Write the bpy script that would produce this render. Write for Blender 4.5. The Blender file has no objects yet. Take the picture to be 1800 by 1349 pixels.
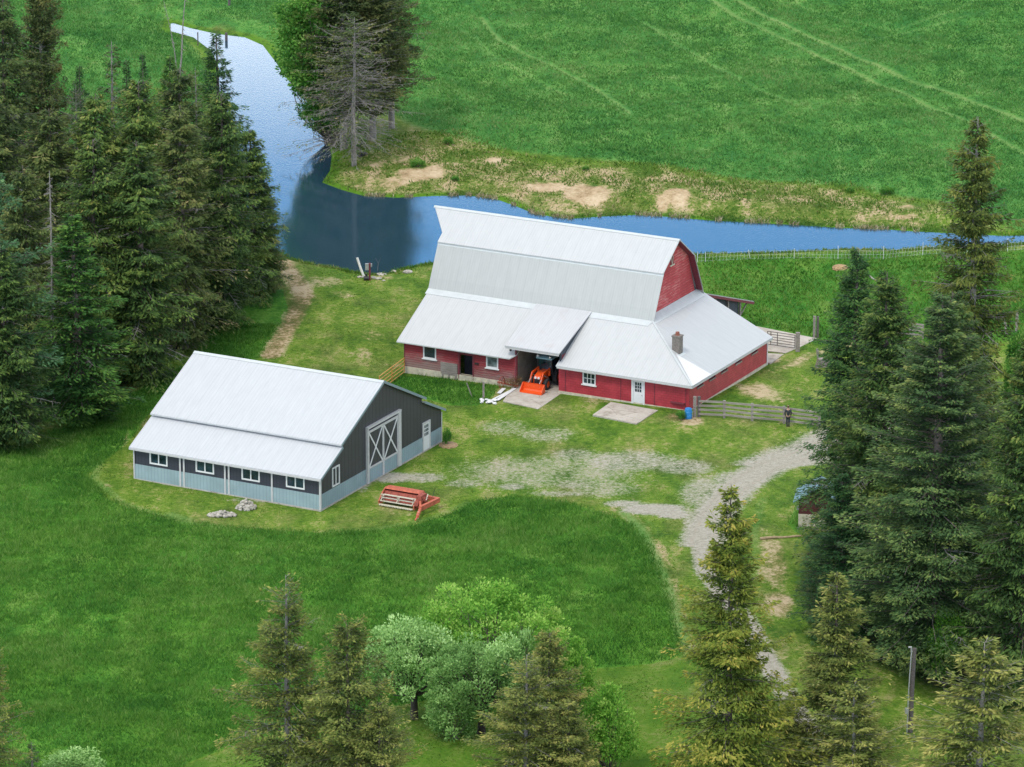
import bpy, bmesh, math, random
import numpy as np
from mathutils import Vector, Matrix
R = math.radians
scene = bpy.context.scene
COL = scene.collection

# ------------------------------------------------------------------ camera
FPX, PITCH, CAMH = 8632.0, R(17.26), 122.459          # long drone lens, photo pixels 1800 x 1349
CX, CY = 900.0, 674.5
cd = bpy.data.cameras.new("camera"); cam = bpy.data.objects.new("camera", cd); COL.objects.link(cam)
cam.location = (0, 0, CAMH); cam.rotation_euler = (R(90) - PITCH, 0, 0)
cd.sensor_fit = 'HORIZONTAL'; cd.sensor_width = 36; cd.lens = 36 * FPX / 1800
cd.clip_start = 1; cd.clip_end = 8000
scene.camera = cam

# ------------------------------------------------------------------ sky, sun, exposure
SUN_EL, SUN_AZ = 58.0, 215.0        # azimuth clockwise from +Y : high, behind the camera and to its left
w = bpy.data.worlds.new("World"); scene.world = w; w.use_nodes = True
nt = w.node_tree; nt.nodes.clear()
def N(nt, typ, **kw):
    n = nt.nodes.new(typ)
    for k, v in kw.items():
        if k.startswith('i_'): n.inputs[k[2:].replace('_', ' ')].default_value = v
        else: setattr(n, k, v)
    return n
L = lambda nt, a, b: nt.links.new(a, b)
sky = N(nt, 'ShaderNodeTexSky', sky_type='NISHITA', sun_disc=False, sun_elevation=R(SUN_EL), sun_rotation=R(SUN_AZ))
bg1 = N(nt, 'ShaderNodeBackground'); bg1.inputs[1].default_value = 0.15
blu = N(nt, 'ShaderNodeMix', data_type='RGBA', blend_type='MULTIPLY'); blu.inputs[0].default_value = 1.0; blu.inputs[7].default_value = (.86, 1.36, 1.65, 1)
L(nt, sky.outputs[0], blu.inputs[6]); L(nt, blu.outputs[2], bg1.inputs[0])
bg2 = N(nt, 'ShaderNodeBackground'); bg2.inputs[0].default_value = (0.93, 0.96, 1.0, 1); bg2.inputs[1].default_value = 1.0
tc = N(nt, 'ShaderNodeTexCoord'); sep = N(nt, 'ShaderNodeSeparateXYZ'); L(nt, tc.outputs['Generated'], sep.inputs[0])
noi = N(nt, 'ShaderNodeTexNoise'); noi.inputs['Scale'].default_value = 3.0; noi.inputs['Detail'].default_value = 5
L(nt, tc.outputs['Generated'], noi.inputs['Vector'])
# cloud cover: overcast overhead, a clear blue belt from about 14 to 30 degrees, a bright cloud bank below it
belt = N(nt, 'ShaderNodeValToRGB'); e = belt.color_ramp.elements
e[0].position = 0.0; e[0].color = (1, 1, 1, 1); e[1].position = 1.0; e[1].color = (1, 1, 1, 1)
for p, c in ((0.2372, 1.0), (0.2412, 0.02), (0.34, 0.05), (0.52, 0.9)):
    x = e.new(p); x.color = (c, c, c, 1)
L(nt, sep.outputs[2], belt.inputs[0])
bank = N(nt, 'ShaderNodeValToRGB'); e = bank.color_ramp.elements     # sunlit cloud bank low in the sky is the brightest part
e[0].position = .235; e[0].color = (2.1, 2.1, 2.1, 1); e[1].position = .30; e[1].color = (.92, .92, .92, 1)
L(nt, sep.outputs[2], bank.inputs[0]); L(nt, bank.outputs[0], bg2.inputs[1])
nr = N(nt, 'ShaderNodeMapRange'); nr.inputs[1].default_value = 0.3; nr.inputs[2].default_value = 0.7; nr.inputs[3].default_value = -0.12; nr.inputs[4].default_value = 0.12
L(nt, noi.outputs[0], nr.inputs[0])
ad = N(nt, 'ShaderNodeMath', operation='ADD', use_clamp=True); L(nt, belt.outputs[0], ad.inputs[0]); L(nt, nr.outputs[0], ad.inputs[1])
mx = N(nt, 'ShaderNodeMixShader'); L(nt, ad.outputs[0], mx.inputs[0]); L(nt, bg1.outputs[0], mx.inputs[1]); L(nt, bg2.outputs[0], mx.inputs[2])
wo = N(nt, 'ShaderNodeOutputWorld'); L(nt, mx.outputs[0], wo.inputs[0])
sd = bpy.data.lights.new("sun", 'SUN'); sd.energy = 1.4; sd.angle = R(14); sd.color = (1, 0.95, 0.87)
so = bpy.data.objects.new("sun", sd); COL.objects.link(so); so.rotation_euler = (R(90 - SUN_EL), 0, R(180 - SUN_AZ))
so.location = (0, 300, 200)
scene.view_settings.view_transform = 'Standard'; scene.view_settings.look = 'None'
scene.view_settings.exposure = 0.5; scene.view_settings.gamma = 1
scene.cycles.max_bounces = 6; scene.cycles.transparent_max_bounces = 8

# ------------------------------------------------------------------ helpers
rng = np.random.default_rng(7)
cp, sp_ = math.cos(PITCH), math.sin(PITCH)
def ray(px, py):
    a = (px - CX) / FPX; b = -(py - CY) / FPX
    return np.array([a, cp + b * sp_, -sp_ + b * cp])
def atz(px, py, z=0.0):
    r = ray(px, py); t = (z - CAMH) / r[2]; return r * t + np.array([0, 0, CAMH])
def scale_at(y):                       # photo pixels per metre near ground distance y
    return FPX / (y * cp + CAMH * sp_)
def z_for(P, py):                      # height above ground point P whose image row is py
    b = -(py - CY) / FPX
    # (y sp + zc cp) = b (y cp - zc sp)
    y = P[1]; zc = y * (b * cp - sp_) / (cp + b * sp_); return zc + CAMH

def tag(o, label=None, cat=None, group=None, kind=None):
    if label: o['label'] = label
    if cat: o['category'] = cat
    if group: o['group'] = group
    if kind: o['kind'] = kind
    return o
def empty(name, loc=(0, 0, 0), rz=0, label=None, cat=None, group=None):
    o = bpy.data.objects.new(name, None); COL.objects.link(o); o.location = loc; o.rotation_euler = (0, 0, rz); o.empty_display_size = 0.3
    return tag(o, label, cat, group)
class MB:
    def __init__(s): s.v = []; s.f = []; s.cut = []
    def add(s, vs, fs):
        b = len(s.v); s.cut.append((b, len(s.f))); s.v += [tuple(map(float, p)) for p in vs]; s.f += [tuple(b + i for i in f) for f in fs]; return s
    def box(s, x0, x1, y0, y1, z0, z1):
        vs = [(x, y, z) for z in (z0, z1) for y in (y0, y1) for x in (x0, x1)]
        return s.add(vs, [(0, 2, 3, 1), (4, 5, 7, 6), (0, 1, 5, 4), (2, 6, 7, 3), (0, 4, 6, 2), (1, 3, 7, 5)])
    def beam(s, a, b, w, h=None, up=(0, 0, 1)):
        h = h or w; a = Vector(a); b = Vector(b); d = (b - a).normalized(); u = Vector(up)
        if abs(d.dot(u)) > .98: u = Vector((1, 0, 0))
        x = d.cross(u).normalized(); y = x.cross(d).normalized()
        vs = []
        for p in (a, b):
            for i, j in ((-1, -1), (1, -1), (1, 1), (-1, 1)): vs.append(p + x * i * w / 2 + y * j * h / 2)
        return s.add(vs, [(0, 3, 2, 1), (4, 5, 6, 7), (0, 1, 5, 4), (1, 2, 6, 5), (2, 3, 7, 6), (3, 0, 4, 7)])
    def tube(s, pts, rads, n=8, cap=True):
        pts = [Vector(p) for p in pts]
        if not hasattr(rads, '__len__'): rads = [rads] * len(pts)
        vs = []
        for i, p in enumerate(pts):
            d = (pts[min(i + 1, len(pts) - 1)] - pts[max(i - 1, 0)]).normalized()
            u = Vector((0, 0, 1)) if abs(d.z) < .9 else Vector((1, 0, 0))
            x = d.cross(u).normalized(); y = d.cross(x).normalized()
            for k in range(n):
                t = 2 * math.pi * k / n; vs.append(p + (x * math.cos(t) + y * math.sin(t)) * rads[i])
        fs = []
        for i in range(len(pts) - 1):
            for k in range(n):
                k2 = (k + 1) % n; fs.append((i * n + k, i * n + k2, (i + 1) * n + k2, (i + 1) * n + k))
        if cap: fs.append(tuple(range(n - 1, -1, -1))); fs.append(tuple((len(pts) - 1) * n + k for k in range(n)))
        return s.add(vs, fs)
    def prism(s, poly, axis, a, b):   # poly of 2-D points in the other two axes (in x,y,z order) extruded a..b along axis
        n = len(poly); vs = []
        for t in (a, b):
            for p in poly:
                q = list(p); q.insert(axis, t); vs.append(q)
        fs = [tuple(range(n - 1, -1, -1)), tuple(range(n, 2 * n))] + [(i, (i + 1) % n, n + (i + 1) % n, n + i) for i in range(n)]
        return s.add(vs, fs)
    def slab(s, pts, t):              # planar polygon, thickened downwards
        n = len(pts); vs = list(pts) + [(p[0], p[1], p[2] - t) for p in pts]
        return s.add(vs, [tuple(range(n)), tuple(range(2 * n - 1, n - 1, -1))] + [(i, n + i, n + (i + 1) % n, (i + 1) % n) for i in range(n)])
    def each(s, name, m, parent=None):          # every piece a part of its own
        for k in range(len(s.cut)):
            v0, f0 = s.cut[k]; v1, f1 = s.cut[k + 1] if k + 1 < len(s.cut) else (len(s.v), len(s.f))
            q = MB(); q.add(s.v[v0:v1], [tuple(i - v0 for i in f) for f in s.f[f0:f1]]); q.build(name, m, parent)
    def build(s, name, m, parent=None, smooth=False):
        me = bpy.data.meshes.new(name); me.from_pydata(s.v, [], s.f); me.validate()
        bm = bmesh.new(); bm.from_mesh(me); bmesh.ops.recalc_face_normals(bm, faces=bm.faces); bm.to_mesh(me); bm.free()
        if smooth: me.shade_smooth()
        if m: me.materials.append(m)
        o = bpy.data.objects.new(name, me); COL.objects.link(o); o.parent = parent; return o
def copy_tree(o, parent=None):
    c = o.copy(); COL.objects.link(c); c.parent = parent
    for ch in list(o.children): copy_tree(ch, c)
    return c
def fast_mesh(name, V, F, mats, attrs=None):          # F: (n,k) int array
    me = bpy.data.meshes.new(name); V = np.asarray(V, np.float32); F = np.asarray(F, np.int32); k = F.shape[1]
    me.vertices.add(len(V)); me.vertices.foreach_set('co', V.ravel())
    me.loops.add(F.size); me.loops.foreach_set('vertex_index', F.ravel())
    me.polygons.add(len(F)); me.polygons.foreach_set('loop_start', np.arange(0, F.size, k, dtype=np.int32)); me.polygons.foreach_set('loop_total', np.full(len(F), k, np.int32))
    me.update(calc_edges=True)
    for n, (dom, a) in (attrs or {}).items():
        at = me.attributes.new(n, 'FLOAT', dom); at.data.foreach_set('value', np.asarray(a, np.float32))
    for m in mats: me.materials.append(m)
    return me

# ------------------------------------------------------------------ materials
def new_mat(name):
    m = bpy.data.materials.new(name); m.use_nodes = True; t = m.node_tree; b = t.nodes['Principled BSDF']; return m, t, b
def ramp(t, fac, stops):
    r = N(t, 'ShaderNodeValToRGB'); e = r.color_ramp.elements
    e[0].position, e[1].position = stops[0][0], stops[-1][0]
    e[0].color = (*stops[0][1], 1); e[1].color = (*stops[-1][1], 1)
    for p, c in stops[1:-1]: x = e.new(p); x.color = (*c, 1)
    if fac is not None: L(t, fac, r.inputs[0])
    return r
def noise(t, scale, detail=3, vec=None, rough=.55, sx=None):
    n = N(t, 'ShaderNodeTexNoise'); n.inputs['Scale'].default_value = scale; n.inputs['Detail'].default_value = detail; n.inputs['Roughness'].default_value = rough
    if vec is None: vec = N(t, 'ShaderNodeTexCoord').outputs['Object']
    if sx:
        mp = N(t, 'ShaderNodeMapping'); mp.inputs['Scale'].default_value = sx; L(t, vec, mp.inputs[0]); vec = mp.outputs[0]
    L(t, vec, n.inputs['Vector']); return n.outputs[0]
def mixc(t, fac, a, b, blend='MIX'):
    m = N(t, 'ShaderNodeMix', data_type='RGBA', blend_type=blend)
    if isinstance(fac, float): m.inputs[0].default_value = fac
    else: L(t, fac, m.inputs[0])
    for s, x in ((6, a), (7, b)):
        if isinstance(x, tuple): m.inputs[s].default_value = (*x, 1)
        else: L(t, x, m.inputs[s])
    return m.outputs[2]
def math_(t, op, a, b=None, clamp=False):
    m = N(t, 'ShaderNodeMath', operation=op, use_clamp=clamp)
    for s, x in ((0, a), (1, b)):
        if x is None: continue
        if isinstance(x, (int, float)): m.inputs[s].default_value = x
        else: L(t, x, m.inputs[s])
    return m.outputs[0]
def bump(t, b, h, strength=.3, dist=.05):
    n = N(t, 'ShaderNodeBump'); n.inputs['Strength'].default_value = strength; n.inputs['Distance'].default_value = dist
    L(t, h, n.inputs['Height']); L(t, n.outputs[0], b.inputs['Normal'])
def stripes(t, axis, period, vec=None):     # 0..1 saw along an object axis
    if vec is None: vec = N(t, 'ShaderNodeTexCoord').outputs['Object']
    s = N(t, 'ShaderNodeSeparateXYZ'); L(t, vec, s.inputs[0])
    return math_(t, 'FRACT', math_(t, 'DIVIDE', s.outputs[axis], period))
def plain(name, col, rough=.6, var=.25, scale=6, metal=0, bumpy=0):
    m, t, b = new_mat(name); n = noise(t, scale, 4)
    c = ramp(t, n, [(.3, tuple(x * (1 - var) for x in col)), (.7, tuple(min(1, x * (1 + var)) for x in col))])
    L(t, c.outputs[0], b.inputs['Base Color']); b.inputs['Roughness'].default_value = rough; b.inputs['Metallic'].default_value = metal
    if bumpy: bump(t, b, noise(t, scale * 4, 3), bumpy, .03)
    return m
def metal_roof(name, col, axis, period=.23, rust=0.0):
    m, t, b = new_mat(name)
    st = stripes(t, axis, period); rib = math_(t, 'GREATER_THAN', st, .82)
    sx = [1.2, 1.2, 1.2]; sx[axis] = 5.0
    n = noise(t, .6, 4, sx=tuple(sx)); n2 = noise(t, .25, 3)
    c = ramp(t, n, [(.3, tuple(x * .95 for x in col)), (.7, tuple(min(1, x * 1.03) for x in col))]).outputs[0]
    c = mixc(t, math_(t, 'MULTIPLY', rib, .3), c, tuple(x * .72 for x in col))
    sheet = math_(t, 'LESS_THAN', stripes(t, axis, .92), .03)
    c = mixc(t, math_(t, 'MULTIPLY', sheet, .3), c, tuple(x * .55 for x in col))
    if rust:
        k = ramp(t, noise(t, .9, 5, sx=(1, 1, 1)), [(.55, (0, 0, 0)), (.75, (rust, rust, rust))]).outputs[0]
        c = mixc(t, k, c, (.42, .33, .27))
    L(t, c, b.inputs['Base Color']); b.inputs['Roughness'].default_value = .42; b.inputs['Specular IOR Level'].default_value = .35
    h = math_(t, 'ADD', rib, math_(t, 'MULTIPLY', n2, .6)); bump(t, b, h, .35, .03)
    return m
def boards(name, col, worn, wornamt, axis=2, period=.2, gap=.1, low=0.0, wscale=1.0):
    m, t, b = new_mat(name)
    tcv = N(t, 'ShaderNodeTexCoord').outputs['Object']
    st = stripes(t, axis, period, tcv); g = math_(t, 'LESS_THAN', st, gap)
    sc = [.8, .8, .8]; sc[axis] = 9.0
    n = noise(t, 1.6 * wscale, 6, tcv, .65, tuple(sc)); n2 = noise(t, .35, 4, tcv)
    k = math_(t, 'ADD', math_(t, 'MULTIPLY', n, .7), math_(t, 'MULTIPLY', n2, .45))
    if low:
        sz = N(t, 'ShaderNodeSeparateXYZ'); L(t, tcv, sz.inputs[0]); k = math_(t, 'ADD', k, math_(t, 'MULTIPLY', math_(t, 'SUBTRACT', 1.2, sz.outputs[2]), low))
    c = ramp(t, n2, [(.3, tuple(x * .75 for x in col)), (.7, tuple(x * 1.2 for x in col))]).outputs[0]
    wr = ramp(t, k, [(.62 - wornamt * .25, (0, 0, 0)), (.72, (1, 1, 1))]).outputs[0]
    c = mixc(t, wr, c, worn)
    c = mixc(t, math_(t, 'MULTIPLY', g, .6), c, tuple(x * .25 for x in col))
    L(t, c, b.inputs['Base Color']); b.inputs['Roughness'].default_value = .75
    bump(t, b, math_(t, 'ADD', st, n), .5, .03); return m
def block(name, col):
    m, t, b = new_mat(name); tcv = N(t, 'ShaderNodeTexCoord').outputs['Object']
    s = N(t, 'ShaderNodeSeparateXYZ'); L(t, tcv, s.inputs[0])
    cx = N(t, 'ShaderNodeCombineXYZ'); L(t, math_(t, 'ADD', s.outputs[0], s.outputs[1]), cx.inputs[0]); L(t, s.outputs[2], cx.inputs[1])
    br = N(t, 'ShaderNodeTexBrick'); br.inputs['Scale'].default_value = 1; br.inputs['Brick Width'].default_value = .42; br.inputs['Row Height'].default_value = .21; br.inputs['Mortar Size'].default_value = .018
    L(t, cx.outputs[0], br.inputs[0]); n = noise(t, 1.2, 5, tcv)
    br.inputs[1].default_value = (*col, 1); br.inputs[2].default_value = (*[x * .86 for x in col], 1); br.inputs[3].default_value = (*[x * .62 for x in col], 1)
    c = mixc(t, ramp(t, n, [(.45, (0, 0, 0)), (.8, (.5, .5, .5))]).outputs[0], br.outputs[0], tuple(min(1, x * 1.5 + .02) for x in col))
    L(t, c, b.inputs['Base Color']); b.inputs['Roughness'].default_value = .55
    bump(t, b, br.outputs[1], -.5, .02); return m
def ribbed(name, col, axis, period, dark=.5, gap=.12, rough=.45):
    m, t, b = new_mat(name); st = stripes(t, axis, period); g = math_(t, 'LESS_THAN', st, gap)
    n = noise(t, .8, 4); c = ramp(t, n, [(.3, tuple(x * .88 for x in col)), (.7, tuple(x * 1.1 for x in col))]).outputs[0]
    c = mixc(t, math_(t, 'MULTIPLY', g, .8), c, tuple(x * dark for x in col))
    L(t, c, b.inputs['Base Color']); b.inputs['Roughness'].default_value = rough; bump(t, b, g, -.6, .03); return m
def glass(name, col=(.015, .03, .04)):
    m, t, b = new_mat(name); n = noise(t, 1.3, 3)
    c = ramp(t, n, [(.35, tuple(x * .5 for x in col)), (.7, tuple(x * 2 for x in col))]).outputs[0]
    L(t, c, b.inputs['Base Color']); b.inputs['Roughness'].default_value = .06; b.inputs['Specular IOR Level'].default_value = .6; return m
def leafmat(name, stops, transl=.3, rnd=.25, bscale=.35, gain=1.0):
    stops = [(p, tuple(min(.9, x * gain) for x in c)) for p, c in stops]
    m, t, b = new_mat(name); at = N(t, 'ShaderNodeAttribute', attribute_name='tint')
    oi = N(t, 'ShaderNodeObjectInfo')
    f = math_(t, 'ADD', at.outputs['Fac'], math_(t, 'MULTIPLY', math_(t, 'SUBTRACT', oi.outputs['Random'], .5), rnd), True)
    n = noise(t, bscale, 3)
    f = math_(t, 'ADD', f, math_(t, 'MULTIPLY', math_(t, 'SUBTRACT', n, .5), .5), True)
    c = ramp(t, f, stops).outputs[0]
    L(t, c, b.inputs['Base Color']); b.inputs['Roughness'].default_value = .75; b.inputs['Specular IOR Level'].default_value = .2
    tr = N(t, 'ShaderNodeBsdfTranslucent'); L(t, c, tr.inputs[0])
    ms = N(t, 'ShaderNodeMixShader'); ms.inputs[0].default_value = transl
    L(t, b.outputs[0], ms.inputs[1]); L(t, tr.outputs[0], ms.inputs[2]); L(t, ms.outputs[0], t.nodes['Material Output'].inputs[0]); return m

M = {}
M['roof_u'] = metal_roof('white_metal_roof_along', (.485, .490, .483), 0)
M['roof_v'] = metal_roof('white_metal_roof_across', (.465, .474, .470), 1)
M['roof_steep'] = metal_roof('shaded_white_roof', (.42, .425, .41), 0)  # white roof again; the steep slope's weaker light is put into the colour
M['roof_awn'] = metal_roof('worn_white_roof', (.49, .49, .495), 0, .23, .25)
M['roof_shop'] = metal_roof('new_white_roof', (.475, .482, .490), 0, .3)
M['flash'] = plain('flashing', (.50, .525, .52), .4, .06, 2)
M['flash_grey'] = plain('grey_flashing', (.5, .53, .52), .4, .06, 2)
M['red_old'] = boards('weathered_red_boards', (.31, .030, .040), (.28, .185, .165), .60, 2, .2, .2, .18)
M['red_gable'] = boards('red_clapboards', (.44, .048, .055), (.56, .22, .21), .12, 2, .25, .16)
M['red_block'] = block('red_painted_block', (.37, .028, .042))
M['red_block_worn'] = block('red_painted_block_faded', (.40, .045, .055))
M['red_dark'] = plain('dark_red_wood', (.16, .03, .04), .7)
M['grey_wood'] = boards('grey_weathered_boards', (.24, .20, .175), (.36, .32, .28), .5, 2, .2)
M['grey_wood_v'] = boards('grey_upright_boards', (.36, .32, .26), (.52, .47, .40), .5, 0, .25)
M['post'] = plain('weathered_post', (.24, .21, .185), .85, .35, 9, 0, .5)
M['post_dark'] = plain('dark_post', (.10, .085, .08), .85, .35, 9, 0, .5)
M['found'] = plain('pale_foundation', (.50, .45, .34), .85, .25, 2.5, 0, .3)
m, t, b = new_mat('stained_concrete'); n_ = noise(t, 1.1, 6, None, .65); n2_ = noise(t, 5, 4)
c = ramp(t, n_, [(.3, (.27, .23, .18)), (.45, (.41, .365, .31)), (.7, (.50, .46, .40))]).outputs[0]; c = mixc(t, ramp(t, n2_, [(.56, (0, 0, 0)), (.75, (.5, .5, .5))]).outputs[0], c, (.24, .19, .12))
vo = N(t, 'ShaderNodeTexVoronoi', feature='DISTANCE_TO_EDGE'); vo.inputs['Scale'].default_value = .38; L(t, N(t, 'ShaderNodeTexCoord').outputs['Object'], vo.inputs['Vector'])
c = mixc(t, math_(t, 'MULTIPLY', math_(t, 'LESS_THAN', vo.outputs[0], .006), .6), c, (.16, .13, .09)); L(t, c, b.inputs['Base Color']); b.inputs['Roughness'].default_value = .9; bump(t, b, n2_, .3, .02); M['conc'] = m
M['white'] = plain('white_paint', (.66, .655, .65), .5, .05, 4)
M['trim'] = plain('grey_trim', (.50, .485, .48), .5, .08, 4)
M['charcoal_v'] = ribbed('charcoal_board_and_batten', (.043, .043, .054), 1, .56, .25, .13)
M['charcoal_u'] = ribbed('charcoal_siding', (.036, .038, .054), 0, .3, .45, .1)
M['blue_v'] = ribbed('pale_blue_metal_gable', (.25, .335, .375), 1, .3, .72, .14)
M['blue_u'] = ribbed('pale_blue_metal_front', (.26, .345, .37), 0, .3, .72, .14)
M['glass'] = glass('dark_window_glass')
M['glass_pale'] = glass('dusty_window_glass', (.12, .14, .14))
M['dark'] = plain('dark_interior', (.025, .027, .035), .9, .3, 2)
M['blue_dark'] = plain('dark_blue_grey_boards', (.05, .06, .075), .8, .3, 2)
M['brick'] = plain('old_chimney_brick', (.19, .165, .145), .9, .3, 6, 0, .4)
M['pot'] = plain('clay_pot', (.25, .09, .06), .8, .2, 6)
M['orange'] = plain('orange_paint', (.72, .085, .012), .38, .08, 3)
M['orange_old'] = plain('faded_orange_paint', (.44, .105, .055), .6, .3, 4)
M['rust'] = plain('rusty_red', (.30, .07, .045), .8, .4, 6)
M['cream'] = plain('cream_metal', (.56, .52, .41), .6, .15, 5)
M['tyre'] = plain('black_rubber', (.025, .025, .027), .8, .3, 8)
M['black'] = plain('black_metal', (.02, .02, .022), .5, .2, 5)
M['cabroof'] = plain('blue_grey_cab_roof', (.25, .42, .46), .4, .1, 3)
M['lamp'] = plain('headlight_glass', (.8, .8, .78), .15, .05, 8)
M['steel'] = plain('galvanised_steel', (.42, .42, .42), .45, .15, 5, .4)
M['gate_orange'] = plain('yellow_orange_gate', (.55, .25, .06), .5, .15, 5)
M['barrel'] = plain('blue_plastic', (.02, .20, .50), .4, .12, 4)
M['stone'] = plain('pale_stone', (.36, .33, .28), .9, .4, 5, 0, .6)
M['straw'] = plain('dry_straw', (.36, .24, .12), .95, .3, 7, 0, .6)
M['pipe'] = plain('white_pipe', (.72, .70, .64), .5, .1, 3)
M['greenroof'] = plain('blue_green_roof', (.09, .19, .225), .45, .12, 2)
M['maroon'] = boards('maroon_boards', (.085, .018, .018), (.13, .04, .035), .3)
M['bark'] = plain('grey_brown_bark', (.13, .105, .09), .95, .4, 5, 0, .6)
M['bark_pale'] = plain('pale_grey_bark', (.25, .228, .205), .95, .35, 6, 0, .6)
M['bark_dark'] = plain('dark_bark', (.05, .04, .036), .95, .4, 5, 0, .6)
M['mulch'] = plain('mulch', (.30, .20, .11), .95, .3, 9, 0, .6)
M['log'] = plain('pale_log', (.34, .25, .15), .9, .25, 6, 0, .4)
M['skin'] = plain('skin', (.45, .27, .19), .6, .08, 8)
M['hair'] = plain('brown_hair', (.06, .025, .015), .7, .3, 12)
M['jacket'] = plain('dark_jacket', (.025, .03, .035), .8, .5, 12)
M['vest'] = plain('grey_vest', (.16, .17, .17), .8, .5, 10)
M['jeans'] = plain('dark_jeans', (.014, .018, .035), .85, .3, 9)

# ------------------------------------------------------------------ terrain
BO, BYAW = np.array([14.584, 385.649]), 2.661
BU = np.array([math.cos(BYAW), math.sin(BYAW)]); BV = np.array([math.sin(BYAW), -math.cos(BYAW)])
ZW = -0.7
water_px = [(300, 40), (335, 50), (380, 60), (430, 66), (462, 80), (485, 110), (505, 140), (532, 165), (552, 190), (566, 215), (576, 245), (583, 275), (580, 300), (566, 321),
            (600, 334), (640, 345), (700, 348), (760, 345), (820, 344), (870, 350), (905, 362), (940, 377), (1000, 385), (1060, 381), (1120, 378), (1180, 382), (1250, 388), (1330, 392),
            (1400, 396), (1480, 401), (1560, 404), (1620, 408), (1700, 412), (1760, 415), (1960, 414), (1960, 423), (1800, 426), (1760, 430), (1700, 433), (1620, 437), (1560, 442), (1480, 442), (1400, 445),
            (1320, 447), (1240, 448), (1180, 456), (1000, 470), (850, 465), (765, 462), (725, 468), (690, 478), (662, 487), (640, 485), (610, 478), (560, 470), (520, 461), (500, 449),
            (470, 435), (430, 420), (405, 370), (390, 300), (385, 240), (385, 170), (385, 120), (372, 90), (340, 66), (300, 55)]
WATER = np.array([atz(x, y, ZW)[:2] for x, y in water_px])
def seg_d2(P, A, B):
    d = B - A; t = np.clip(((P - A) @ d) / max(d @ d, 1e-9), 0, 1); q = P - (A + t[:, None] * d); return (q * q).sum(1), t
def sdist(P, poly):                  # signed distance, negative inside
    best = np.full(len(P), 1e12); ins = np.zeros(len(P), bool); n = len(poly)
    for i in range(n):
        A, B = poly[i], poly[(i + 1) % n]
        d2, _ = seg_d2(P, A, B); best = np.minimum(best, d2)
        c = (A[1] > P[:, 1]) != (B[1] > P[:, 1])
        if c.any():
            xi = A[0] + (P[:, 1] - A[1]) / (B[1] - A[1] if B[1] != A[1] else 1e-9) * (B[0] - A[0]); ins ^= c & (P[:, 0] < xi)
    d = np.sqrt(best); return np.where(ins, -d, d)
def ldist(P, line):
    best = np.full(len(P), 1e12)
    for i in range(len(line) - 1): best = np.minimum(best, seg_d2(P, line[i], line[i + 1])[0])
    return np.sqrt(best)
def sstep(a, b, x): t = np.clip((x - a) / (b - a), 0, 1); return t * t * (3 - 2 * t)
_r = np.random.default_rng(3); WAVES = [(_r.uniform(.05, .6), _r.uniform(0, 6.28), _r.uniform(0, 6.28)) for _ in range(26)]
def undul(P):                        # soft value-noise like undulation, about -1..1
    s = np.zeros(len(P))
    for k, a, ph in WAVES: s += np.sin(P[:, 0] * k * math.cos(a) + P[:, 1] * k * math.sin(a) + ph) * (.12 / (k + .15))
    return s / 1.2
def terrain(P, swater=None):
    P = np.atleast_2d(P).astype(float)
    d = P - BO; u = d @ BU; v = d @ BV; t = np.clip(u / 26.726, 0, 1)
    uo = np.maximum(0, np.maximum(-u, u - 26.7))
    z = (0.28 - 0.52 * t) * np.exp(-(v / 9) ** 2 - (uo / 9) ** 2)
    near = np.exp(-np.maximum(0, np.hypot(P[:, 0] + 2, P[:, 1] - 385) - 22) ** 2 / 200.)
    z = z + undul(P) * .22 * (1 - near)
    sw = sdist(P, WATER) if swater is None else swater
    far = sstep(430, 445, P[:, 1])
    wid = 2.2 + 2.0 * far
    k = sstep(0, 1, np.clip(sw / wid, 0, 1))
    z = np.where(sw > 0, z * k + ZW * (1 - k), ZW - .25 * np.minimum(-sw, 5))
    return z
def G(px, py):
    z = 0.0
    for _ in range(4):
        P = atz(px, py, z); z = float(terrain(P[None, :2])[0])
    return np.array([P[0], P[1], z])
def gp(pts): return np.array([atz(x, y)[:2] for x, y in pts])

xs = np.arange(-72, 72.01, .36); ys = np.arange(294, 560.01, .46)
ext = lambda a: np.r_[a[0] - np.cumsum(.5 * 1.5 ** np.arange(1, 20))[::-1], a, a[-1] + np.cumsum(.5 * 1.5 ** np.arange(1, 20))]
xs, ys = ext(xs), ext(ys); GX, GY = np.meshgrid(xs, ys); P2 = np.c_[GX.ravel(), GY.ravel()]
SW = sdist(P2, WATER); GZ = terrain(P2, SW)
nx, ny = len(xs), len(ys)
# ---- ground cover maps (weights of real ground covers; soft edges are broken up by noise in the material)
tall_near = gp([(-140, 840), (0, 790), (60, 765), (150, 735), (235, 690), (300, 650), (345, 640), (262, 725), (232, 770), (182, 812), (150, 840), (185, 880), (300, 915), (420, 930), (560, 937), (650, 935), (730, 925), (790, 905), (830, 883),
                (900, 873), (1000, 885), (1070, 905), (1110, 927), (1140, 965), (1165, 1025), (1185, 1090), (1201, 1150), (1150, 1158), (1040, 1165), (900, 1195), (700, 1245), (500, 1290), (420, 1308), (330, 1345), (250, 1420), (-300, 1420)])
tall_barn = gp([(690, 664), (705, 656), (780, 664), (872, 680), (868, 694), (840, 712), (790, 712), (755, 702), (700, 695), (640, 690)])
tall_wood = gp([(345, 635), (350, 600), (395, 560), (455, 525), (496, 512), (508, 548), (495, 590), (465, 625), (420, 640), (370, 640)])
shed_grass = gp([(1395, 905), (1402, 885), (1420, 900), (1430, 940), (1400, 948), (1385, 930)])
far_field = gp([(-400, -200), (2300, -200), (2300, 420), (1800, 400), (1640, 352), (1500, 330), (1350, 315), (1160, 288), (1000, 275), (900, 262), (800, 240), (720, 215), (690, 200), (640, 160), (500, 90), (460, 60), (380, 40), (200, 60), (-400, 300)])
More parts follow.
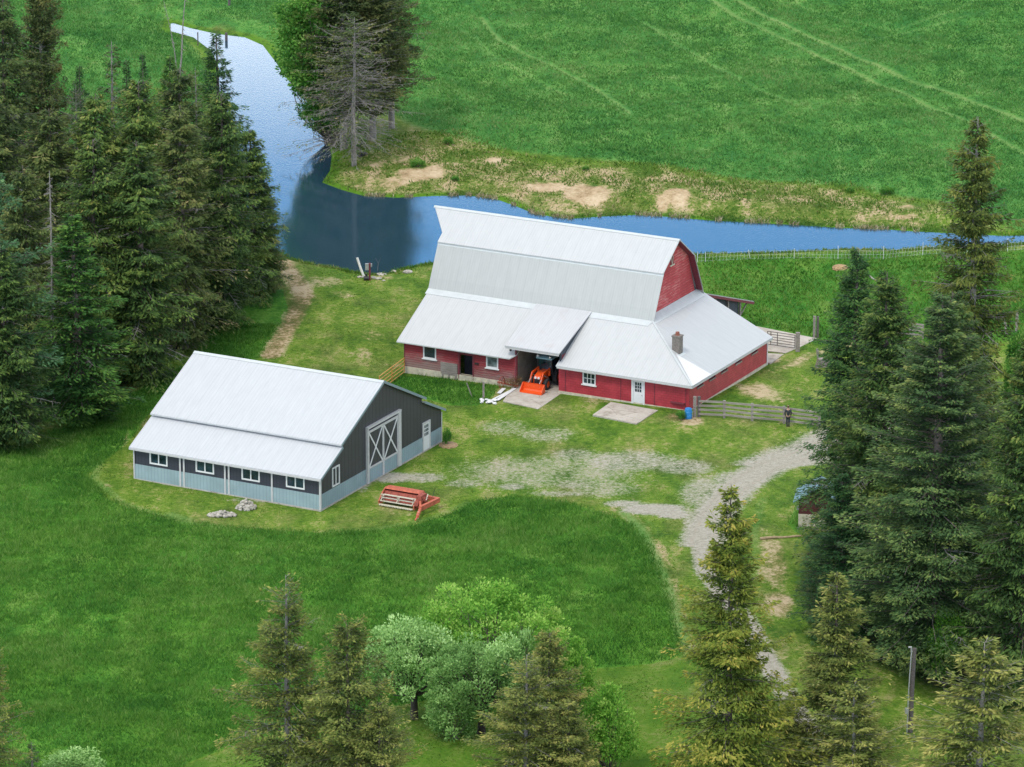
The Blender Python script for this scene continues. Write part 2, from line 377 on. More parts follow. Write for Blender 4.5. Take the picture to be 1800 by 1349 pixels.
dry_zone = gp([(575, 320), (600, 300), (650, 275), (720, 240), (790, 235), (880, 270), (960, 285), (1160, 295), (1350, 325), (1480, 330), (1640, 370), (1660, 405), (1480, 398), (1180, 378), (1000, 380), (900, 355), (700, 345), (620, 335)])
pasture = gp([(1225, 455), (1400, 450), (2000, 430), (2000, 600), (1500, 600), (1440, 610), (1340, 590), (1240, 520)])
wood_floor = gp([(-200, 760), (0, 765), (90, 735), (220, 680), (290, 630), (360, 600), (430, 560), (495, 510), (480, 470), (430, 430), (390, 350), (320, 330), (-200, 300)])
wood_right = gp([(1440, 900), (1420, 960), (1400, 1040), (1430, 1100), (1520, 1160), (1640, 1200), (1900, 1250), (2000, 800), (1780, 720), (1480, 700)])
drive = [gp([(1640, 735), (1540, 748), (1470, 772), (1420, 797), (1350, 820), (1290, 860), (1255, 905), (1235, 950), (1240, 1000), (1275, 1050), (1320, 1105), (1350, 1165), (1385, 1225), (1440, 1300), (1490, 1380)])]
def W_poly(poly, soft): return 1 - sstep(-soft, soft, sdist(P2, poly))
def ell(px, py, rx, ry, amp=1.0):
    c = atz(px, py); s = scale_at(c[1]); ax = rx / s; ay = ry / (s * math.sin(math.atan2(CAMH, c[1])))
    r = np.hypot((P2[:, 0] - c[0]) / ax, (P2[:, 1] - c[1]) / ay); return amp * (1 - sstep(.35, 1.15, r))
def blobs(lst): 
    o = np.zeros(len(P2))
    for b in lst: o = np.maximum(o, ell(*b))
    return o
tall = np.maximum.reduce([W_poly(tall_near, .7), W_poly(tall_barn, .5), W_poly(tall_wood, .6), W_poly(shed_grass, .5)])
far = np.maximum(W_poly(far_field, 2.5), W_poly(gp([(-400, -100), (280, 20), (330, 68), (372, 120), (380, 240), (-400, 300)]), 2.0))
dry = W_poly(dry_zone, 3.0) * .62
dry = np.maximum(dry, .62 * (1 - sstep(.35, 1.5, ldist(P2, gp([(1085, 893), (1125, 922), (1155, 968), (1180, 1035), (1196, 1095), (1211, 1145)])) / .75)))
past = W_poly(pasture, 2.0)
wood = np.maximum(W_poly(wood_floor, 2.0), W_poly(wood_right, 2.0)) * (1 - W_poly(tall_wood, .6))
far *= 1 - .9 * (1 - sstep(.3, 1.5, SW)) * (SW > 0)
dwid = ldist(P2, drive[0]); yy = P2[:, 1]
half = np.where(yy > 372, 2.3, np.where(yy > 352, 1.55, .8)) 
grav = (1 - sstep(.35, 1.9, dwid / half)) * 1.0
grav = np.maximum(grav, blobs([(1105, 812, 140, 26, .62), (1010, 800, 60, 16, .6), (1200, 822, 80, 20, .66), (1150, 896, 76, 13, 1.1), (1185, 906, 40, 9, 1.0), (1095, 886, 50, 9, .75), (1240, 870, 70, 45, .62), (1220, 930, 30, 50, .6), (690, 840, 50, 13, .9), (740, 840, 60, 12, .7), (815, 850, 50, 12, .55), (900, 856, 36, 8, .72),
    (880, 832, 60, 13, .5), (1010, 852, 60, 12, .58), (1060, 858, 90, 26, .5), (890, 752, 70, 22, .45), (960, 765, 80, 20, .5), (985, 868, 90, 8, .55), (960, 830, 260, 46, .50), (1300, 845, 70, 24, .72), (330, 852, 70, 6, .55), (460, 880, 90, 7, .5), (640, 848, 16, 24, .6)]))
conc_dirt = blobs([(1050, 705, 48, 10, .5), (1195, 738, 40, 12, .85), (1215, 745, 30, 10, .9), (1330, 690, 50, 22, .65), (1300, 660, 30, 12, .7), (1345, 720, 70, 12, .4), (1370, 700, 40, 14, .5), (655, 590, 40, 14, .5), (640, 620, 50, 14, .35), (1375, 605, 30, 12, .8), (1360, 635, 16, 8, .8), (1360, 990, 38, 60, .62), (1370, 1060, 38, 40, .7), (1365, 1130, 30, 60, .5), (1340, 930, 16, 60, .4), (560, 500, 60, 16, .45),
    (600, 520, 40, 10, .5), (790, 782, 16, 6, 1.0), (222, 770, 10, 18, .6), (190, 858, 14, 5, .6), (735, 925, 30, 4, .4), (705, 905, 60, 6, .35), (690, 640, 30, 10, .4), (1470, 470, 14, 5, .5), (1380, 745, 20, 5, .6), (150, 110, 12, 20, .3)])
path = gp([(495, 462), (515, 490), (535, 525), (515, 560), (497, 590), (475, 625)])
dirt = np.maximum(conc_dirt, (1 - sstep(.5, 1.6, ldist(P2, path))) * .8)
dirt = np.maximum(dirt, (1 - sstep(.25, 1.1, ldist(P2, gp([(1500, 605), (1440, 622), (1400, 640), (1350, 655)])))) * .55)
sand = blobs([(735, 305, 60, 15, .9), (690, 318, 40, 12, .65), (760, 300, 26, 14, .85), (660, 292, 36, 9, .5), (705, 282, 30, 8, .55), (865, 279, 22, 6, .8), (960, 325, 46, 15, .9), (1030, 338, 56, 25, 1.05), (975, 308, 24, 7, .7), (1190, 347, 34, 15, .95), (1165, 355, 18, 12, .8), (1265, 315, 20, 5, .6), (1600, 365, 40, 8, .65),
    (1180, 318, 16, 4, .5), (1590, 378, 30, 5, .7), (1710, 378, 26, 10, .4), (800, 285, 20, 6, .5), (1330, 340, 40, 8, .3), (1450, 365, 50, 8, .3), (690, 488, 40, 9, .5), (730, 480, 30, 6, .35), (560, 470, 40, 5, .35)])
trk = np.zeros(len(P2))
for ln, a, wd in (([(1220, -10), (1300, 35), (1370, 65), (1470, 110), (1560, 150), (1650, 195), (1740, 240), (1810, 275)], .9, .45), ([(1258, -10), (1350, 35), (1450, 75), (1560, 125), (1680, 170), (1810, 222)], .95, .5),
                ([(845, 30), (880, 75), (940, 105), (1010, 135), (1060, 165), (1105, 200)], .8, .4), ([(810, 50), (860, 95), (900, 120), (960, 150), (1010, 170)], .55, .4), ([(1110, 30), (1200, 85), (1270, 125), (1340, 160), (1400, 190)], .6, .4),
                ([(1070, 50), (1150, 65), (1240, 45), (1270, 10)], .35, .4), ([(1400, 10), (1480, 35), (1570, 50), (1680, 20), (1730, -10)], .5, .45), ([(1450, 75), (1560, 60), (1700, 30)], .5, .4), ([(760, 15), (830, 60), (850, 95), (900, 140)], .4, .4), ([(1600, 120), (1720, 100), (1810, 70)], .3, .4), ([(1000, 0), (1080, 50), (1190, 110)], .35, .35)):
    trk = np.maximum(trk, a * 1.0 * (1 - sstep(.25, 1.6, ldist(P2, gp(ln)) / (wd * .95))))
for ln, a, wd in (([(1095, 900), (1125, 930), (1150, 975), (1175, 1040), (1190, 1095), (1205, 1140)], .9, .55), ([(1130, 905), (1165, 945), (1190, 990)], .35, .4), ([(175, 812), (165, 845), (215, 885), (320, 918), (430, 934)], .6, .5), ([(560, 937), (660, 932), (760, 912), (820, 885)], .5, .5), ([(1340, 880), (1325, 940), (1330, 1010)], .5, .5),
                ([(1040, 1166), (1110, 1161), (1195, 1156)], .3, .3), ([(300, 905), (330, 915)], .7, .6)):
    trk = np.maximum(trk, a * (1 - sstep(.3, 1.5, ldist(P2, gp(ln)) / wd)))
lawn2 = W_poly(gp([(1040, 1166), (1200, 1150), (1225, 1250), (1260, 1400), (-200, 1500), (330, 1350), (420, 1312), (700, 1250), (900, 1198)]), .8)
rut = np.where(half > 1.5, .5 * np.exp(-((dwid - .8) / .28) ** 2), .3 * np.exp(-((dwid - .55) / .25) ** 2)) * (grav > .4)
edge = (1 - sstep(.2, 2.2, np.abs(SW)))

def ground_mat():
    m, t, b = new_mat('meadow_ground'); tv = N(t, 'ShaderNodeTexCoord').outputs['Object']
    A = lambda n: N(t, 'ShaderNodeAttribute', attribute_name=n).outputs['Fac']
    n_big = noise(t, .06, 4, tv, .6); n_mid = noise(t, .35, 5, tv, .65, (1, .55, 1)); n_fine = noise(t, 2.6, 5, tv, .7); n_speck = noise(t, 7.0, 3, tv, .7)
    nn = math_(t, 'ADD', math_(t, 'MULTIPLY', n_mid, .5), math_(t, 'ADD', math_(t, 'MULTIPLY', n_fine, .35), math_(t, 'MULTIPLY', n_speck, .15)))
    nn = math_(t, 'DIVIDE', math_(t, 'SUBTRACT', nn, .39), .22, True)
    mown = ramp(t, nn, [(.02, (0.036, 0.09, 0.0108)), (.40, (0.0888, 0.168, 0.0168)), (.66, (0.142, 0.216, 0.0288)), (.97, (0.3, 0.276, 0.108))]).outputs[0]
    n_pat = noise(t, .17, 6, tv, .68, (1, .7, 1))
    mown = mixc(t, ramp(t, n_pat, [(.50, (0, 0, 0)), (.68, (.75, .75, .75))]).outputs[0], mown, ramp(t, nn, [(.1, (.085, .105, .025)), (.6, (.17, .175, .06)), (.95, (.32, .26, .13))]).outputs[0])
    mown = mixc(t, ramp(t, n_pat, [(.30, (.7, .7, .7)), (.44, (0, 0, 0))]).outputs[0], mown, (.035, .105, .010))
    tallc = ramp(t, nn, [(.05, (.024, .10, .014)), (.45, (.056, .182, .020)), (.7, (.10, .24, .03)), (.95, (.17, .29, .06))]).outputs[0]
    farc = ramp(t, nn, [(.05, (.034, .125, .028)), (.45, (.066, .198, .036)), (.7, (.108, .25, .05)), (.95, (.18, .29, .085))]).outputs[0]
    farc = mixc(t, ramp(t, n_big, [(.40, (0, 0, 0)), (.70, (.45, .45, .45))]).outputs[0], farc, (.018, .135, .025))
    tallc = mixc(t, ramp(t, n_big, [(.35, (0, 0, 0)), (.65, (.5, .5, .5))]).outputs[0], tallc, (.075, .185, .016))
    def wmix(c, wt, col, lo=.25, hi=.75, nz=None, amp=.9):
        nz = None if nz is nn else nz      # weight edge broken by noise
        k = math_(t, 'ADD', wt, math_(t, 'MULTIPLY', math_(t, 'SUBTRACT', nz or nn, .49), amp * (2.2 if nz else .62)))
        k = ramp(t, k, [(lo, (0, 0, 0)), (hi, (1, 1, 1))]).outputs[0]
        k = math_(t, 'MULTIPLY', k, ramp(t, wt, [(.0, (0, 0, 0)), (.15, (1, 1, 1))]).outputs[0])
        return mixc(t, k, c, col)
    c = mown
    c = wmix(c, A('lawn'), mixc(t, .55, mown, (.060, .150, .012)), .3, .7, None, .2)
    c = wmix(c, A('past'), ramp(t, nn, [(.05, (.025, .11, .012)), (.45, (.048, .165, .016)), (.92, (.12, .22, .035))]).outputs[0], .3, .7, n_mid, .6)
    c = wmix(c, A('far'), farc, .3, .7, n_mid, .6)
    c = wmix(c, A('dry'), ramp(t, nn, [(.3, (.12, .155, .032)), (.46, (.19, .20, .06)), (.58, (.30, .25, .115)), (.75, (.42, .32, .19))]).outputs[0], .3, .8, nn, 1.0)
    c = wmix(c, A('tall'), tallc, .4, .6, n_fine, .25)
    c = wmix(c, A('shore'), ramp(t, nn, [(.3, (.03, .075, .012)), (.6, (.085, .19, .014))]).outputs[0], .3, .9, n_mid, .5)
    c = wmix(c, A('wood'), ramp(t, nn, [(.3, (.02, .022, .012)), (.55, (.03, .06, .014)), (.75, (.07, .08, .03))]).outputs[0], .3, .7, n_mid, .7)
    c = wmix(c, A('trk'), ramp(t, nn, [(.1, (.085, .20, .04)), (.8, (.18, .265, .08))]).outputs[0], .25, .95, n_fine, .35)
    c = wmix(c, A('dirt'), ramp(t, nn, [(.3, (.16, .12, .055)), (.5, (.27, .20, .10)), (.75, (.44, .35, .22))]).outputs[0], .35, .85, nn, 1.0)
    c = wmix(c, A('sand'), ramp(t, nn, [(.1, (.22, .155, .075)), (.45, (.40, .29, .165)), (.9, (.55, .43, .28))]).outputs[0], .40, .72, n_mid, .85)
    c = wmix(c, A('grav'), ramp(t, math_(t, 'ADD', math_(t, 'MULTIPLY', n_fine, .5), math_(t, 'MULTIPLY', n_speck, .5)), [(.3, (.20, .18, .135)), (.5, (.34, .315, .255)), (.7, (.47, .44, .375))]).outputs[0], .36, .82, math_(t, 'ADD', math_(t, 'MULTIPLY', n_mid, .30), math_(t, 'ADD', math_(t, 'MULTIPLY', n_fine, .42), math_(t, 'MULTIPLY', n_speck, .28))), 1.25)
    c = wmix(c, A('rut'), ramp(t, nn, [(.1, (.20, .165, .11)), (.9, (.36, .31, .23))]).outputs[0], .3, .9, n_fine, .7)
    L(t, c, b.inputs['Base Color']); b.inputs['Roughness'].default_value = .95; b.inputs['Specular IOR Level'].default_value = .1
    h = math_(t, 'ADD', math_(t, 'MULTIPLY', n_fine, .6), math_(t, 'ADD', n_mid, math_(t, 'MULTIPLY', n_speck, .25)))
    bump(t, b, h, .45, .22); return m
idx = np.arange(nx * ny).reshape(ny, nx); F = np.c_[idx[:-1, :-1].ravel(), idx[:-1, 1:].ravel(), idx[1:, 1:].ravel(), idx[1:, :-1].ravel()]
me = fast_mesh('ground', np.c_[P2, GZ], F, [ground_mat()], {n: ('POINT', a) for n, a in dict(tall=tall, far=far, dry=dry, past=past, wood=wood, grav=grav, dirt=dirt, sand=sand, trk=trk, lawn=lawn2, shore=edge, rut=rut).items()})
me.shade_smooth(); o = bpy.data.objects.new('ground', me); COL.objects.link(o); tag(o, kind='structure')
def grid_sample(a):
    A2 = a.reshape(ny, nx)
    def f(x, y):
        i = np.clip(np.searchsorted(xs, x) - 1, 0, nx - 2); j = np.clip(np.searchsorted(ys, y) - 1, 0, ny - 2)
        return A2[j, i]
    return f
pads = np.zeros(len(P2))
for pp in ([(884, 707), (946, 720), (990, 690), (1010, 660), (950, 640), (908, 672)], [(1042, 732), (1074, 709), (1157, 722), (1119, 747)], [(1325, 575), (1436, 597), (1402, 613), (1380, 622), (1345, 618), (1320, 600)], [(1348, 622), (1378, 623), (1354, 641), (1349, 640)]): pads = np.maximum(pads, W_poly(gp(pp), .25))
for o_, u_, v_, lu, lv in ((BO, BU, BV, 27.5, 16), (np.array([-14.854, 360.739]), np.array([math.cos(2.659), math.sin(2.659)]), np.array([math.sin(2.659), -math.cos(2.659)]), 17.1, 20)):
    d_ = P2 - o_; pads = np.maximum(pads, ((d_ @ u_ > -.2) & (d_ @ u_ < lu) & (d_ @ v_ > -.15) & (d_ @ v_ < lv)) * 1.0)
f_tall, f_far, f_past, f_wood, f_z, f_sw, f_trk, f_bare = [grid_sample(a) for a in (tall, far, past, wood, GZ, SW, trk, np.maximum(np.maximum(np.maximum(grav, dirt), sand), pads))]
f_dry = grid_sample(dry)

# ---- water
m, t, b = new_mat('pond_water'); tv = N(t, 'ShaderNodeTexCoord').outputs['Object']
b.inputs['Base Color'].default_value = (.018, .050, .075, 1); b.inputs['Roughness'].default_value = .03; b.inputs['IOR'].default_value = 2.2
b.inputs['Specular Tint'].default_value = (.55, .80, 1.0, 1)
h = math_(t, 'ADD', noise(t, 4.5, 3, tv, .6, (1, .6, 1)), math_(t, 'MULTIPLY', noise(t, 12, 2, tv), .35)); bump(t, b, h, .075, .06); M['water'] = m
wm = MB(); n = len(WATER)
wm.add([(x, y, ZW) for x, y in WATER], [tuple(range(n))])
bmw = bmesh.new(); vs = [bmw.verts.new((x, y, ZW)) for x, y in np.array([p for p in WATER])]
bmw.faces.new(vs); bmesh.ops.triangulate(bmw, faces=bmw.faces)
mew = bpy.data.meshes.new('pond'); bmw.to_mesh(mew); bmw.free(); mew.materials.append(M['water'])
o = bpy.data.objects.new('pond', mew); COL.objects.link(o); tag(o, kind='structure')

# ------------------------------------------------------------------ grass blades (stuff)
_vt = np.random.default_rng(77).random((512, 512))
def vnoise(x, y, sc):
    x, y = x / sc, y / sc; i, j = np.floor(x).astype(int), np.floor(y).astype(int); fx, fy = x - i, y - j; fx, fy = fx * fx * (3 - 2 * fx), fy * fy * (3 - 2 * fy)
    t = lambda a, b: _vt[a % 512, b % 512]
    return (t(i, j) * (1 - fx) + t(i + 1, j) * fx) * (1 - fy) + (t(i, j + 1) * (1 - fx) + t(i + 1, j + 1) * fx) * fy
def blades(name, x0, x1, y0, y1, n, wfun, hgt, wid, stops, label, seed):
    r = np.random.default_rng(seed); x = r.uniform(x0, x1, n); y = r.uniform(y0, y1, n)
    k = wfun(x, y) > r.uniform(.25, .8, n); x, y = x[k], y[k]; n = len(x); z = f_z(x, y)
    a = r.uniform(0, 6.28, n); h = hgt * r.uniform(.5, 1.25, n) * (.6 + .8 * vnoise(x + 3, y, 1.1)); wd = wid * r.uniform(.6, 1.4, n); lean = r.uniform(.35, 1.1, n); la = r.uniform(0, 6.28, n)
    B = np.c_[x, y, z - .03]; dx = np.c_[np.cos(a), np.sin(a), np.zeros(n)] * wd[:, None] / 2
    T = B + np.c_[np.cos(la) * lean * h, np.sin(la) * lean * h, h]
    V = np.empty((n, 3, 3)); V[:, 0] = B - dx; V[:, 1] = B + dx; V[:, 2] = T
    tint = np.clip(r.normal(.54, .2, n) + .34 * (vnoise(x, y, .8) - .5) + .34 * (vnoise(x + 9, y * .7, 2.6) - .5) + .36 * (vnoise(x + 30, y * .6, 8) - .5), 0, 1)
    mm = leafmat(name + '_leaf', stops, .35, 0, .12)
    me = fast_mesh(name, V.reshape(-1, 3), np.arange(3 * n).reshape(n, 3), [mm], {'tint': ('FACE', tint)})
    o = bpy.data.objects.new(name, me); COL.objects.link(o); return tag(o, label, 'grass', None, 'stuff')
blades('hay_grass', -60, 30, 296, 412, 1100000, lambda x, y: f_tall(x, y) * (f_bare(x, y) < .4), .30, .06, [(.0, (.027, .110, .016)), (.42, (.062, .192, .022)), (.72, (.115, .255, .034)), (1, (.22, .33, .085))], 'tall green hay grass standing uncut around the mown yard', 1)
blades('meadow_grass', -85, 95, 432, 556, 650000, lambda x, y: f_far(x, y) * (1 - 1.1 * f_trk(x, y)) * (f_sw(x, y) > 1), .26, .13, [(.0, (.034, .130, .030)), (.45, (.066, .198, .037)), (.75, (.112, .255, .053)), (1, (.20, .30, .10))], 'lush green meadow grass beyond the pond', 2)
blades('pasture_grass', -40, 72, 380, 450, 160000, lambda x, y: (f_bare(x, y) < .6) * np.maximum(f_past(x, y), np.where((f_sw(x, y) > 0) & (f_sw(x, y) < 1.6), .9, 0)) * (1 - f_wood(x, y)), .3, .14, [(.0, (.030, .105, .013)), (.45, (.066, .175, .020)), (.75, (.115, .235, .032)), (1, (.21, .28, .075))], 'short green pasture grass between barn and pond', 3)
blades('lawn_grass', -60, 62, 304, 440, 450000, lambda x, y: (f_tall(x, y) < .3) * (f_past(x, y) < .5) * (f_bare(x, y) < .42) * (f_sw(x, y) > .3) * .9, .09, .09, [(.0, (0.0427, 0.104, 0.0122)), (.45, (0.0915, 0.177, 0.0195)), (.75, (0.146, 0.22, 0.0366)), (1, (0.293, 0.293, 0.122))], 'short mown grass of the farm yard', 4)
blades('bank_grass', -40, 72, 425, 500, 130000, lambda x, y: np.where((f_dry(x, y) > .1) | ((f_sw(x, y) > 0) & (f_sw(x, y) < 2.5)) & (f_tall(x, y) < .4), .85, 0) * (f_bare(x, y) < .45) * (f_sw(x, y) > 0), .28, .16, [(.0, (0.0525, 0.121, 0.0189)), (.5, (0.105, 0.194, 0.0231)), (.8, (0.2, 0.231, 0.063)), (1, (0.399, 0.326, 0.168))], 'rough half dry grass on the far bank of the pond', 5)

# ------------------------------------------------------------------ buildings: local axes u (x), v (= -y), z
def uv(u, v, z): return (u, -v, z)
def ubox(mb, u0, u1, v0, v1, z0, z1): return mb.box(u0, u1, -v1, -v0, z0, z1)
def holed_wall(mb, plane, a0, a1, z0, z1, t, holes=()):
    """plane 'v': wall at v=0..t running along u ; plane 'u': wall at u=0..t running along v"""
    pt = (lambda a, d, z: uv(a, d, z)) if plane == 'v' else (lambda a, d, z: uv(d, a, z))
    As = sorted({a0, a1, *[h[0] for h in holes], *[h[1] for h in holes]}); Zs = sorted({z0, z1, *[h[2] for h in holes], *[h[3] for h in holes]})
    inh = lambda a, z: any(h[0] < a < h[1] and h[2] < z < h[3] for h in holes)
    for i in range(len(As) - 1):
        for j in range(len(Zs) - 1):
            a, b, c, d = As[i], As[i + 1], Zs[j], Zs[j + 1]
            if inh((a + b) / 2, (c + d) / 2): continue
            for dd in (0, t): mb.add([pt(a, dd, c), pt(b, dd, c), pt(b, dd, d), pt(a, dd, d)], [(0, 1, 2, 3)])
    rects = list(holes) + [(a0, a1, z0, z1)]
    for a, b, c, d in rects:
        for p, q in (((a, c), (b, c)), ((b, c), (b, d)), ((b, d), (a, d)), ((a, d), (a, c))):
            mb.add([pt(p[0], 0, p[1]), pt(q[0], 0, q[1]), pt(q[0], t, q[1]), pt(p[0], t, p[1])], [(0, 1, 2, 3)])
    return mb
def window(parent, plane, a0, a1, z0, z1, cols, rows, gl, fr=.11, proud=.05, sill=True, off=0.0, inner=.035, label=None):
    bx = (lambda mb, a, b, d0, d1, c, d: ubox(mb, a, b, d0, d1, c, d)) if plane == 'v' else (lambda mb, a, b, d0, d1, c, d: ubox(mb, d0, d1, a, b, c, d))
    m = MB(); p0, p1 = off - proud, off + .05
    bx(m, a0, a1, p0, p1, z1 - fr, z1); bx(m, a0, a1, p0, p1, z0, z0 + fr)
    bx(m, a0, a0 + fr, p0, p1, z0 + fr, z1 - fr); bx(m, a1 - fr, a1, p0, p1, z0 + fr, z1 - fr)
    ia0, ia1, iz0, iz1 = a0 + fr, a1 - fr, z0 + fr, z1 - fr
    for k in range(1, cols):
        c = ia0 + (ia1 - ia0) * k / cols; bx(m, c - inner / 2, c + inner / 2, p0 + .015, p1, iz0, iz1)
    for k in range(1, rows):
        c = iz0 + (iz1 - iz0) * k / rows; bx(m, ia0, ia1, p0 + .02, p1 - .002, c - inner / 2, c + inner / 2)
    wn = m.build('window', M['white'], parent)
    if label: wn['label'] = label
    g = MB(); bx(g, ia0 - .01, ia1 + .01, off + .012, off + .03, iz0 - .01, iz1 + .01); g.build('pane', gl, wn)
    if sill:
        s = MB(); bx(s, a0 - .1, a1 + .1, off - proud - .07, off - .002, z0 - .09, z0 - .002); s.build('sill', M['white'], wn)
    return wn

# ---- the red barn
barn = empty('red_barn', (BO[0], BO[1], 0), BYAW, 'large red barn with a tall white gambrel roof and lower side roofs, beside the pond', 'barn')
LB, WB, HE, HT, OE = 26.726, 15.297, 2.60, 5.721, .494
V0, V1, VC = 5.478, 15.09, 10.285; UA, UB = 5.901, 27.347; VBK, HBK, HR = 2.982, 9.547, 11.636
sf = (HT - HE) / (V0 + OE); sr = (5.72 - HE) / (6.08 + OE)
RT = .09
zf = lambda v: HE + (v + OE) * sf
# foundation
f = MB(); ubox(f, 15.9, LB + .05, -.05, .3, -1.0, .36); ubox(f, LB - .3, LB + .05, .3, V1, -1.0, .36); ubox(f, -.04, 12.05, -.04, .3, -1.0, .30); ubox(f, -.04, .3, .3, WB + .04, -1.0, .30)
f.build('foundation', M['found'], barn)
# front wall, weathered left part
DW, W1, W2 = (20.17, 21.41, .36, 2.15), (23.72, 24.84, 1.40, 2.42), (17.8, 18.82, 1.42, 2.36)
wm = MB(); holed_wall(wm, 'v', 16.0, LB, .36, 2.76, .16, [DW, W1, W2]); wm.build('front_wall', M['red_old'], barn)
window(barn, 'v', 23.66, 24.9, 1.34, 2.48, 1, 1, M['glass']); window(barn, 'v', 17.74, 18.88, 1.36, 2.42, 1, 1, M['glass_pale'])
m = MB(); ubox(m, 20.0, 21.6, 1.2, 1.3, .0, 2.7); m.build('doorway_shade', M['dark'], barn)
m = MB(); ubox(m, 20.05, 21.54, -.05, -.002, 2.2, 2.32)
for a in (20.05, 21.42): ubox(m, a, a + .12, -.05, -.002, .0, 2.2)
m.build('door_frame', M['red_dark'], barn)
m = MB(); ubox(m, 21.62, 23.2, -.10, -.003, .22, 1.25); m.build('plank_panel', M['grey_wood'], barn)
m = MB()
for a in (21.7, 22.35, 22.95): ubox(m, a, a + .1, -.14, -.02, -.2, .218)
m.each('panel_prop', M['post'], barn)
m = MB(); ubox(m, 19.6, 19.95, -.1, -.003, 1.5, 1.62); m.build('bracket', M['black'], barn)
m = MB(); ubox(m, LB - .06, LB + .03, -.035, -.002, .36, 2.72); ubox(m, 16.02, 16.14, -.04, -.002, .36, 3.3); m.each('corner_board', M['red_dark'], barn)
# front wall, painted block
WR, DR = (8.62, 9.78, 1.25, 2.24), (4.12, 5.22, .12, 2.22)
wm = MB(); holed_wall(wm, 'v', 0, 12.05, .30, 2.76, .2, [WR, DR]); wm.build('block_wall', M['red_block'], barn)
window(barn, 'v', 8.6, 9.8, 1.22, 2.28, 3, 2, M['glass'], .1, .05, True, 0, .05)
d = MB(); ubox(d, 4.06, 4.22, -.05, .1, .02, 2.28); ubox(d, 5.12, 5.28, -.05, .1, .02, 2.28); ubox(d, 4.22, 5.12, -.05, .1, 2.13, 2.28); df = d.build('door', M['white'], barn)
d = MB(); ubox(d, 4.23, 5.11, -.02, .04, .05, 1.22); ubox(d, 4.23, 4.37, -.02, .04, 1.222, 2.12); ubox(d, 4.97, 5.11, -.02, .04, 1.222, 2.12); ubox(d, 4.372, 4.968, -.02, .04, 2.06, 2.12)
for k in (1, 2): ubox(d, 4.37 + .2 * k - .018, 4.37 + .2 * k + .018, -.015, .03, 1.222, 2.06); ubox(d, 4.372, 4.968, -.012, .028, 1.222 + .28 * k - .018, 1.222 + .28 * k + .018)
d.build('door_leaf', M['white'], df)
d = MB(); ubox(d, 4.372, 4.968, .034, .05, 1.222, 2.06); d.build('pane', M['glass'], df)
d = MB(); d.tube([uv(4.32, -.02, 1.0), uv(4.32, -.1, 1.0)], [.03, .045], 8); d.build('handle', M['steel'], df)
m = MB()
for a in (6.25, 3.15, .28, 11.4): ubox(m, a, a + .05, -.03, -.002, .3, 2.7)
m.each('downpipe', M['red_dark'], barn)
m = MB(); ubox(m, .35, 1.65, -.22, -.002, .82, .9); m.build('ledge', M['red_dark'], barn)
# right wall with slit vents
vents = [(v - .62, v + .62, 1.86, 2.2) for v in (2.1, 4.42, 6.76, 9.56, 12.74)]
wm = MB(); holed_wall(wm, 'u', .2, WB, .30, 2.72, .2, vents); wm.build('side_wall', M['red_block_worn'], barn)
for v0, v1, z0, z1 in vents:
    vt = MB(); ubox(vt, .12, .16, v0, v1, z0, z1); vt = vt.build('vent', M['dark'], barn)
    s = MB(); ubox(s, -.06, -.003, v0 - .04, v1 + .04, z0 - .12, z0 - .002); s.build('sill', M['grey_wood'], vt)
m = MB(); ubox(m, -.07, -.003, WB - .05, WB + .06, .0, 2.6); m.build('corner_post', M['white'], barn)
m = MB(); ubox(m, .2, 11.9, WB - .18, WB, .1, 2.7); m.build('rear_wall', M['red_block_worn'], barn)
# bay where the tractor stands: timber sides and dark back
m = MB(); ubox(m, 16.002, 16.15, .17, 5.2, .0, 3.35); m.build('bay_side', M['grey_wood_v'], barn)
m = MB(); ubox(m, 11.85, 12.0, .21, 5.2, .0, 3.35); m.build('bay_side', M['red_dark'], barn)
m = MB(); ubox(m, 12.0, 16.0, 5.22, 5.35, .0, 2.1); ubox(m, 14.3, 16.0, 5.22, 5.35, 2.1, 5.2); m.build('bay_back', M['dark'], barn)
m = MB(); ubox(m, 12.0, 14.298, 5.0, 5.1, 2.1, 5.2); m.build('bay_panel', M['red_block_worn'], barn)
# gables of the high barn
gp_ = [(5.62, 5.0), (VC - VBK + .05, HBK - .12), (VC, HR - .16), (VC + VBK - .05, HBK - .12), (14.95, 5.0)]
m = MB(); m.prism([(-v, z) for v, z in gp_], 0, 6.5, 6.62); m.build('gable_wall', M['red_gable'], barn)
m = MB(); m.prism([(-v, z) for v, z in [(5.62, .3)] + gp_[1:4] + [(14.95, .3)]], 0, LB - .14, LB - .02); m.build('gable_wall', M['red_gable'], barn)
wl = MB(); wl.prism([(-.17, .36), (-.17, zf(.17) - .12), (-5.6, zf(5.6) - .12), (-5.6, .36)], 0, LB - .14, LB - .001); wl.build('side_wall', M['red_old'], barn)
m = MB(); 
for s_ in (-1, 1): m.beam(uv(6.47, 10.0 + s_ * .0, 9.45), uv(6.47, 10.0 + s_ * .22, 10.15), .05, .05)
ubox(m, 6.40, 6.497, 9.6, 10.4, 9.34, 9.44); gw = m.build('hay_vent', M['cream'], barn)
m = MB(); ubox(m, 6.46, 6.498, 9.72, 10.28, 9.442, 10.15); m.build('vent_board', M['red_dark'], gw)
